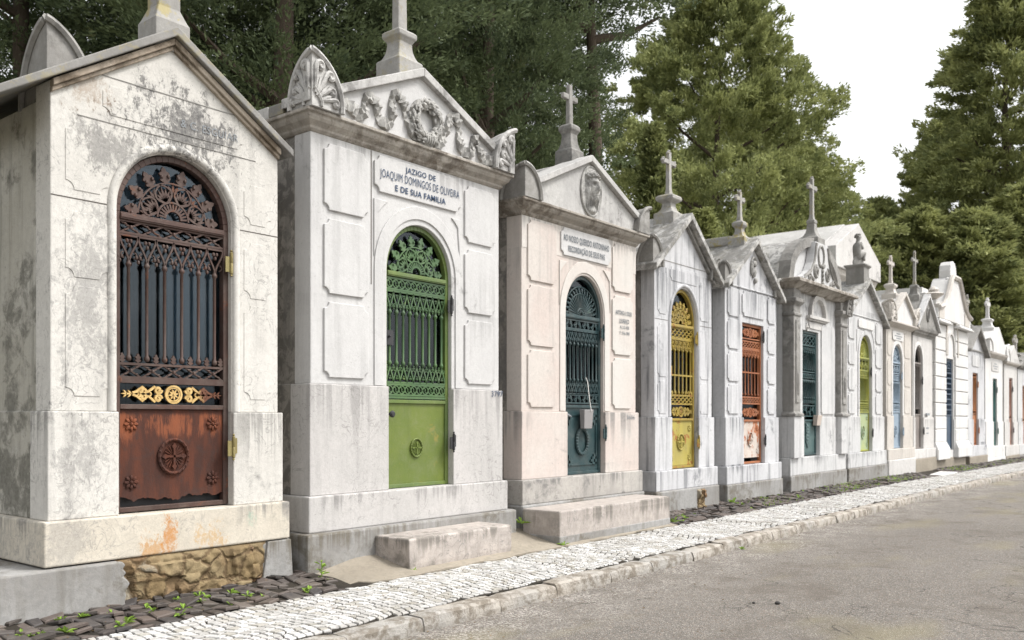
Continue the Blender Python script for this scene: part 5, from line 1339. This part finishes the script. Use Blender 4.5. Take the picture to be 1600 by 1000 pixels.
def dark_keep(x, y, r):
    if 4.75 + .35 * (y - 5.5) < x < 10.22: return False
    if 23.6 < x < 25.4: return False
    return r.random() > .03
m = setts(-2.5, 60, 5.49, 6.25, .112, .30, .008, .016, .2, 8, .0, dark_keep, .004)
tag(m.build('dark_cobbles', BS, None, normals=False), kind='structure')
# stone flags between the cobbles at the white houses
m = MB(); m.box(23.65, 25.35, 5.49, 6.2, .0, .165 + drop(24)); tag(m.build('stone_flags', MATS['paleW2'], None, bevel=.01), kind='structure')
# sandy concrete apron sloping down from the white and pink houses
m = MB(); r4 = random.Random(4)
def ap(u, v):
    x = 4.72 + 5.5 * u; yin = 5.50 + .05 * mn.noise(Vector((x * 2.3, 0, 0))) + .03 * mn.noise(Vector((x * 8, 1, 0))) + (.10 if u < .06 else 0)
    y = yin + (6.16 - yin) * v
    return (x, y, gz(x, yin) + .006 + .135 * v ** 1.1 * min(1, u * 9) - .03 * max(0, 1 - u * 14) + .006 * mn.noise(Vector((x * 5, y * 5, 0))))
m.grid(80, 14, ap)
m.grid(80, 2, lambda u, v: (lambda p: (p[0], p[1], p[2] - .05 * (1 - v)))(ap(u, 0)))
tag(m.build('apron', MATS['apron'], None, 60, normals=False), kind='structure')

# ------------------------------------------------------------------ steps in front of two doors
def step(x0, x1, y0, y1, z0, z1, label, low=False):
    m = MB(); n = 10
    m.rings([(x0 + .02, x1 - .01, y0 + .01, y1, z0), (x0 + .005, x1, y0, y1, z0 + .1), (x0, x1, y0, y1, z1 - .012), (x0 + .01, x1 - .01, y0 + .01, y1, z1)])
    o = m.build('stone_step', MATS['step'], None, loc=((x0 + x1) / 2, (y0 + y1) / 2, z0), bevel=.012)
    if low:
        b = MB().box(x0 - .005, x1 + .005, y0 - .006, y1, z0 - .02, z0 + .13); b.build('step_base', MATS['plaster'], o, bevel=.012)
    return tag(o, label, 'step', 'stone steps below the doors')
step(5.58, 7.02, 5.62, 6.06, .12, .445, 'pale veined marble block step below the bright green door')
step(7.76, 10.17, 5.56, 6.06, .12, .52, 'long pinkish stone step below the dark teal door', True)

# ------------------------------------------------------------------ weeds and small stones
WEED = leafmat('weed_leaf', (.12, .20, .03), (.22, .33, .06), bamt=0)
def weed(x, y, z, size, seed, tall=False, label=None, group='small weeds sprouting between the paving stones', share=None):
    r = random.Random(seed); m = MB()
    n = 9 if not tall else 16
    for i in range(n):
        a = r.uniform(0, 2 * PI); e = r.uniform(.2, 1.1) if not tall else r.uniform(.1, .7)
        h = 0 if not tall else size * 1.6 * (i / n)
        L = size * r.uniform(.6, 1.1); w = L * .17
        d = Vector((math.cos(a) * math.cos(e), math.sin(a) * math.cos(e), math.sin(e))); s = Vector((-math.sin(a), math.cos(a), 0))
        b = Vector((x, y, z + h)); mid = b + d * L * .55 + Vector((0, 0, L * .06)); tip = b + d * L - Vector((0, 0, L * .15))
        m.add([b, mid - s * w, tip, mid + s * w], [(0, 1, 2), (0, 2, 3)])
    if tall: m.tube([(x, y, z), (x + .01, y, z + size), (x, y, z + size * 1.8)], .004, 4)
    o = m.build('weed', WEED, None, loc=(x, y, z), normals=False)
    return tag(o, label, 'weed', group)
protos = []
rw = random.Random(9)
spots = []
for i in range(24): spots.append((rw.uniform(2.4, 4.7), rw.uniform(5.56, 6.0)))
for i in range(22): spots.append((rw.uniform(10.4, 21.5), rw.uniform(5.55, 6.05)))
for i in range(14): spots.append((rw.uniform(25.5, 38), rw.uniform(5.55, 6.05)))
for i, (x, y) in enumerate(spots):
    near = x < 5
    lab = 'small green weed growing between the dark cobbles below the rusty door' if x < 5 else ('small green weed among the dark cobbles beside the grey mausoleums' if x < 22 else 'tiny weed among the dark cobbles before the far white mausoleums')
    grp = 'weeds below the rusty door' if x < 5 else ('weeds before the grey mausoleums' if x < 22 else 'weeds before the far mausoleums')
    s = rw.uniform(.6, 1.25)
    if i < 4: o = weed(x, y, gz(x, y), .065, 40 + i, label=lab, group=grp); protos.append(o)
    else:
        o = protos[i % 4].copy(); COL.objects.link(o); o.location = (x, y, gz(x, y)); o.scale = (s, s, s); o.rotation_euler = (0, 0, rw.uniform(0, 6)); o['label'] = lab; o['group'] = grp
weed(4.80, 5.86, .17, .09, 77, True, 'tall thin weed at the wall gap between rusty door and white mausoleum', 'single weeds')
weed(7.72, 6.04, .36, .11, 78, False, 'leafy weed in the gap left of the long pinkish step', 'single weeds')
weed(7.78, 5.52, .16, .08, 79, False, 'flat weed at the foot of the long pinkish step', 'single weeds')
weed(5.62, 5.60, .16, .05, 80, False, 'tiny weed at the corner of the marble block step', 'single weeds')
weed(10.4, 5.62, .16, .11, 81, False, 'bushy weed at the right end of the pinkish step', 'single weeds')
weed(13.0, 6.02, .18, .17, 82, False, 'spreading weed between the yellow and orange doors', 'single weeds')
weed(5.29, 1.92, .005, .05, 83, False, 'bright green weed in a crack of the road', 'single weeds')
weed(9.7, 4.38, .0, .07, 84, False, 'small tuft at the kerb edge on the road', 'single weeds')
def litter():
    r = random.Random(31); m = MB()
    def leaf(x, y, z, s):
        a = r.uniform(0, 6.28); ca, sa = math.cos(a) * s, math.sin(a) * s; h = r.uniform(.002, .010)
        m.add([(x - ca, y - sa, z + .003), (x + sa * .4, y - ca * .4, z + h), (x + ca, y + sa, z + .004), (x - sa * .4, y + ca * .4, z + h)], [(0, 1, 2, 3)])
    for i in range(420):
        x = 2.5 + 30 * r.random() ** 1.6; y = 4.41 - abs(r.gauss(0, .10)) if i % 2 else 4.41 - abs(r.gauss(0, .9))
        leaf(x, y, drop(x), r.uniform(.006, .017))
    for i in range(260):
        x = 2.0 + 24 * r.random() ** 1.4; y = r.uniform(4.65, 6.05)
        leaf(x, y, gz(x, y) + (.012 if y > 5.5 else .004), r.uniform(.006, .018))
    tag(m.build('leaf_litter', leafmat('dry_leaf', (.10, .065, .03), (.20, .13, .06), bamt=.1), None, normals=False), kind='stuff')
litter()
def cover():
    r = random.Random(44); m = MB()
    for (x0, x1, n) in ((13.2, 15.0, 90), (16.0, 19.5, 200), (19.5, 22.5, 260), (25.6, 30.0, 300), (30.5, 36, 160)):
        for i in range(n):
            x = r.triangular(x0, x1); y = 5.56 + .52 * r.random() ** 1.3; z = gz(x, y); a = r.uniform(0, 6.28); L = r.uniform(.02, .055); w = .008
            ca, sa = math.cos(a), math.sin(a)
            m.add([(x - sa * w, y + ca * w, z), (x + ca * L * .6, y + sa * L * .6, z + L), (x + sa * w, y - ca * w, z)], [(0, 1, 2)])
    tag(m.build('ground_cover', WEED, None, normals=False), kind='stuff')
cover()
def pebble(x, y, r_, seed, label):
    q = random.Random(seed); bm = bmesh.new(); bmesh.ops.create_icosphere(bm, subdivisions=2, radius=r_)
    for v in bm.verts: v.co *= 1 + .35 * mn.noise(v.co * 30 + Vector((seed, 0, 0))); v.co.z *= .7
    me = bpy.data.meshes.new('pebble'); bm.to_mesh(me); bm.free(); me.materials.append(PEB)
    o = bpy.data.objects.new('pebble', me); COL.objects.link(o); o.location = (x, y, r_ * .45); ORG[o] = o.location
    tag(o, label, 'pebble')
PEB = plain('dark_pebble', (.035, .032, .03), .8)
pebble(7.02, 2.86, .022, 3, 'larger black pebble lying on the grey road')
pebble(6.93, 3.02, .013, 6, 'smaller black pebble behind the larger one on the road')

# ------------------------------------------------------------------ trees
BARK = None
def bark():
    M = Mat('bark'); v = M.scaled((7, 7, .9))
    c = M.mix(M.noise(2, 6, .7, .3, v), (.05, .037, .027), (.13, .105, .08))
    M.bsdf(c, .95, normal=M.bump(M.noise(2.5, 6, .7, 0, v), .8, .05), spec=.15); return M.m
BARK = bark()
LD = leafmat('cedar_dark', (.030, .046, .028), (.108, .134, .064), bamt=.05)
LO = leafmat('cypress_olive', (.092, .120, .050), (.285, .305, .125), bamt=.06)
LB = leafmat('cypress_green', (.105, .135, .062), (.30, .315, .13), bamt=.04)
LS = leafmat('shrub_green', (.11, .14, .03), (.23, .25, .06), bamt=.04)
def crown_mesh(name, H, z0, Rf, nb, per, L, W, seed, mat, size=(.55, 1.1), tipup=.25, inner=.3, lobe=1.0):
    """boughs spread through the crown's volume, each a flattened fan of leaf sprays"""
    g = np.random.default_rng(seed)
    t = g.random(nb) ** .85; ang = g.random(nb) * 2 * PI
    lob = 1 + lobe * (.14 * np.sin(3 * ang + 9 * t + seed) + .11 * np.sin(5 * ang - 17 * t) + .07 * np.sin(2 * ang + 31 * t))
    Rr = np.array([Rf(x) for x in t]) * lob
    rr = Rr * (inner + (1 - inner) * g.random(nb) ** .5) * g.uniform(.82, 1.12, nb)
    o = np.stack([np.cos(ang), np.sin(ang), g.uniform(-.15, .45, nb)], 1); o /= np.linalg.norm(o, axis=1)[:, None]
    c = np.stack([rr * np.cos(ang), rr * np.sin(ang), z0 + t * (H - z0)], 1)
    s = g.uniform(size[0], size[1], nb) * (.55 + .45 * (1 - t))
    side = np.stack([-np.sin(ang), np.cos(ang), np.zeros(nb)], 1)
    N = nb * per
    ib = np.repeat(np.arange(nb), per)
    al = g.uniform(-1, .55, N); la = g.normal(0, .31, N) * (.35 + .65 * np.clip(.6 - al, 0, 1)); ve = g.normal(0, .13, N) - .16 * la ** 2 - .10 * np.clip(al, 0, 1) ** 2
    p = c[ib] + o[ib] * (al * s[ib])[:, None] + side[ib] * (la * s[ib])[:, None]; p[:, 2] += ve * s[ib]
    d = o[ib] + g.normal(0, .5, (N, 3)) + side[ib] * (la * .9)[:, None]; d[:, 2] += tipup; d /= np.linalg.norm(d, axis=1)[:, None]
    q = np.cross(d, g.normal(0, 1, (N, 3))); q /= np.linalg.norm(q, axis=1)[:, None]
    l = (L * g.uniform(.55, 1.25, N))[:, None]; w = (W * g.uniform(.6, 1.3, N))[:, None]
    V = np.empty((N, 4, 3)); V[:, 0] = p; V[:, 1] = p + d * l * .45 + q * w; V[:, 2] = p + d * l; V[:, 3] = p + d * l * .45 - q * w
    me = bpy.data.meshes.new(name)
    me.vertices.add(N * 4); me.vertices.foreach_set('co', V.reshape(-1)); me.loops.add(N * 4); me.loops.foreach_set('vertex_index', np.arange(N * 4, dtype=np.int32))
    me.polygons.add(N); me.polygons.foreach_set('loop_start', np.arange(0, N * 4, 4, dtype=np.int32)); me.polygons.foreach_set('loop_total', np.full(N, 4, dtype=np.int32))
    me.update(); me.validate(); me.materials.append(mat)
    return me, list(zip(c, t))
def trunk_mesh(H, z0, r0, seed, boughs, nl=26, lean=(0, 0)):
    r = random.Random(seed); m = MB()
    ax = lambda z: (lean[0] * z / H + .12 * math.sin(z * .5 + seed), lean[1] * z / H + .12 * math.cos(z * .43 + seed))
    pts = [(*ax(H * .95 * i / 10), -.4 + (H * .95 + .4) * i / 10) for i in range(11)]
    m.tube(pts, [r0 * (1.25 if i == 0 else 1 - .093 * i) for i in range(11)], 9)
    for (c, t) in r.sample(boughs, min(nl, len(boughs))):
        zc = max(.5, c[2] - math.hypot(c[0], c[1]) * .45); a = ax(zc)
        mid = ((a[0] + c[0]) * .5, (a[1] + c[1]) * .5, (zc + c[2]) * .5 - .15)
        k = r0 * (.12 + .3 * (1 - t))
        m.tube([(*a, zc), mid, tuple(c)], [k, k * .7, k * .2], 5)
    return m
def cone(R_, p=.8, fl=.12): return lambda t: R_ * max(.04, (1 - t) ** p) * (min(1, fl + t * 6) if t < .15 else 1)
def broad(R_): return lambda t: R_ * (math.sin(PI * min(1, .12 + t * .84)) ** .6)
PT = {}
def tree_proto(kind, H, z0, Rf, nb, per, L, W, seed, mat, r0, **kw):
    me, b = crown_mesh(kind + '_crown', H, z0, Rf, nb, per, L, W, seed, mat, **kw)
    tm = trunk_mesh(H, z0, r0, seed, b).build('trunk', BARK, None, 60)
    td = tm.data; bpy.data.objects.remove(tm)
    PT[kind] = (me, td)
tree_proto('cedar', 15, 3.4, broad(3.4), 900, 150, .105, .019, 1, LD, .30, inner=.15, size=(.4, .85))
tree_proto('cedar2', 15.5, 4.8, broad(3.0), 780, 150, .105, .019, 2, LD, .26, inner=.15, size=(.4, .85))
tree_proto('overhang', 17, 11.0, broad(3.0), 420, 130, .14, .024, 8, LD, .30, inner=.1, size=(.5, .95))
tree_proto('olive', 16.8, 1.5, lambda t: 6.1 * min(1, (1 - t) * 1.75 + .01) ** .6 * (.55 + .45 * min(1, t * 5)), 1500, 160, .21, .036, 3, LO, .34, inner=.5, size=(.6, 1.2), lobe=1.25)
tree_proto('young', 8.6, 1.0, cone(1.5, .85), 420, 70, .17, .026, 4, LO, .12, inner=.2, size=(.3, .6))
tree_proto('tall', 26, 1.0, cone(6.8, .5), 1250, 140, .34, .052, 5, LB, .5, inner=.5, size=(.8, 1.6), lobe=1.3)
tree_proto('mid', 15, .8, cone(3.9, .5), 620, 120, .32, .052, 6, LB, .3, inner=.4, size=(.8, 1.5), lobe=1.2)
tree_proto('shrub', 5.2, .3, broad(1.3), 200, 70, .13, .025, 7, LS, .08, inner=.2, size=(.25, .5))
def inv(u, d):
    r = (u - 800) / 1400 * d
    return (.781 * d + .6247 * r, .6247 * d - .781 * r)
def tree(kind, x, y, sc, rot, label, name='cypress_tree', cat='tree', group='evergreen trees behind the mausoleums'):
    t = empty(name, (x, y, -.1), label, cat, group); t.scale = (sc[0], sc[0], sc[1]) if isinstance(sc, tuple) else (sc,) * 3; t.rotation_euler = (0, 0, rot)
    for nm, me in (('crown', PT[kind][0]), ('trunk', PT[kind][1])):
        o = bpy.data.objects.new(nm, me); COL.objects.link(o); o.parent = t
    return t
# dark cedars behind the first three houses
TL = [('cedar', 40, 15.5, 1.0, .3, 'dark cedar at the left edge, behind the cream stone mausoleum'),
      ('cedar2', 235, 17.0, 1.05, 1.9, 'dark cedar rising directly behind the cream gable pedestal'),
      ('cedar', 440, 14.5, 1.02, 3.4, 'dark cedar with a thick forked trunk between cream and white mausoleums'),
      ('cedar2', 610, 18.5, 1.12, .8, 'dark cedar directly behind the white mausoleum cross'),
      ('cedar', 770, 17.5, (.78, 1.1), 5.0, 'dark cedar with bare pale trunk, behind the pink mausoleum'),
      ('overhang', 925, 21.0, 1.0, 2.6, 'high dark cedar overhanging the sky gap above the pink mausoleum'),
      ('cedar2', 815, 27.0, (1.0, 1.2), .9, 'farther dark cedar filling the gap beside the bare pale trunk'),
      ('cedar2', 705, 21.5, (1.0, 1.15), 4.1, 'dark cedar filling the canopy right of the white mausoleum cross'),
      ('cedar', 838, 24.0, (.62, 1.1), 2.9, 'narrow dark cedar standing right behind the pink mausoleum cross'),
      ('cedar', 130, 26.0, 1.1, 1.1, 'farther dark cedar left of the cream pedestal'),
      ('cedar', 540, 28.0, 1.15, 4.4, 'farther dark cedar seen between the two nearest crosses'),
      ('cedar2', 350, 27.0, 1.15, 2.2, 'farther dark cedar seen above the right slope of the cream gable'),
      ('olive', 1122, 42.0, (1.0, 1.34), 1.0, 'broad olive green cypress, the great cone in the middle'),
      ('olive', 1150, 53.0, (1.0, 1.25), 4.0, 'second olive green cypress standing behind the great cone'),
      ('young', 1022, 21.5, (.9, 1.0), .5, 'young olive cypress with a pointed tip, left of the great cone'),
      ('young', 1100, 24.5, (1.1, .85), 2.5, 'short young cypress in front of the great olive cone'),
      ('olive', 1250, 47.0, (.72, .95), 3.0, 'lower olive cypress at the right foot of the great cone'),
      ('tall', 1574, 52.0, (1.0, 1.08), .6, 'very tall green cypress, highest at the right edge'),
      ('tall', 1480, 62.0, (.9, .86), 2.0, 'tall green cypress on the left shoulder of the right-hand group'),
      ('mid', 1372, 52.0, (.85, .95), 1.2, 'lower rounded green tree beside the large white gable'),
      ('mid', 1440, 46.0, (1.0, .82), 4.0, 'green tree behind the two slim crosses'),
      ('mid', 1520, 45.0, (1.1, .8), 5.2, 'dark green tree behind the tall white mausoleum'),
      ('mid', 1600, 46.0, (1.1, .9), 2.2, 'dark green tree closing the right edge behind the last crosses'),
      ('tall', 1680, 58.0, (1.0, 1.0), 3.3, 'tall green cypress partly beyond the right edge')]
for (k, u, d, sc, rot, lab) in TL:
    x, y = inv(u, d); tree(k, x, y, sc, rot, lab, 'cedar_tree' if 'cedar' in lab else ('cypress_tree' if 'cypress' in lab else 'evergreen_tree'))
x, y = inv(835, 15.5); tree('shrub', x, y, .95, 0, 'light green shrub showing over the roof of the pink mausoleum', 'shrub', 'shrub')

# ------------------------------------------------------------------ light, sky, camera
SUN_EL, SUN_AZ = 54, -54            # azimuth of the light from +x toward -y (over the road, ahead)
W = bpy.data.worlds.new('World'); SC.world = W; W.use_nodes = True
nt = W.node_tree; nt.nodes.clear()
sky = nt.nodes.new('ShaderNodeTexSky'); sky.sky_type = 'NISHITA'; sky.sun_disc = False
sky.sun_elevation = R(SUN_EL); sky.sun_rotation = R(90 - SUN_AZ); sky.air_density = 1.6; sky.dust_density = 4.0; sky.ozone_density = 1.0; sky.altitude = 50
hs = nt.nodes.new('ShaderNodeHueSaturation'); hs.inputs['Saturation'].default_value = .10
bg = nt.nodes.new('ShaderNodeBackground'); bg.inputs[1].default_value = SKY_STRENGTH if 'SKY_STRENGTH' in globals() else .15
out = nt.nodes.new('ShaderNodeOutputWorld')
nt.links.new(sky.outputs[0], hs.inputs['Color']); nt.links.new(hs.outputs[0], bg.inputs[0]); nt.links.new(bg.outputs[0], out.inputs[0])
sl = bpy.data.lights.new('sun', 'SUN'); sl.energy = 1.5; sl.angle = R(12); sl.color = (1, .965, .92)
so = bpy.data.objects.new('sun', sl); COL.objects.link(so)
dv = Vector((math.cos(R(SUN_AZ)) * math.cos(R(SUN_EL)), math.sin(R(SUN_AZ)) * math.cos(R(SUN_EL)), math.sin(R(SUN_EL))))
so.rotation_euler = dv.to_track_quat('Z', 'Y').to_euler(); so.location = dv * 40
cd = bpy.data.cameras.new('camera'); cd.sensor_width = 36; cd.lens = 31.5; cd.shift_y = .097; cd.clip_end = 3000; cd.clip_start = .05
cam = bpy.data.objects.new('camera', cd); COL.objects.link(cam); cam.location = (0, 0, 1.5); cam.rotation_euler = (R(90), 0, R(38.66 - 90))
cd.dof.use_dof = True; cd.dof.focus_distance = 7.8; cd.dof.aperture_fstop = 2.6
SC.camera = cam
SC.view_settings.view_transform = 'Standard'; SC.view_settings.look = 'None'; SC.view_settings.exposure = .92; SC.view_settings.gamma = 1
SC.cycles.use_denoising = True
SC.cycles.max_bounces = 6; SC.cycles.transparent_max_bounces = 12; SC.cycles.diffuse_bounces = 4; SC.cycles.glossy_bounces = 2
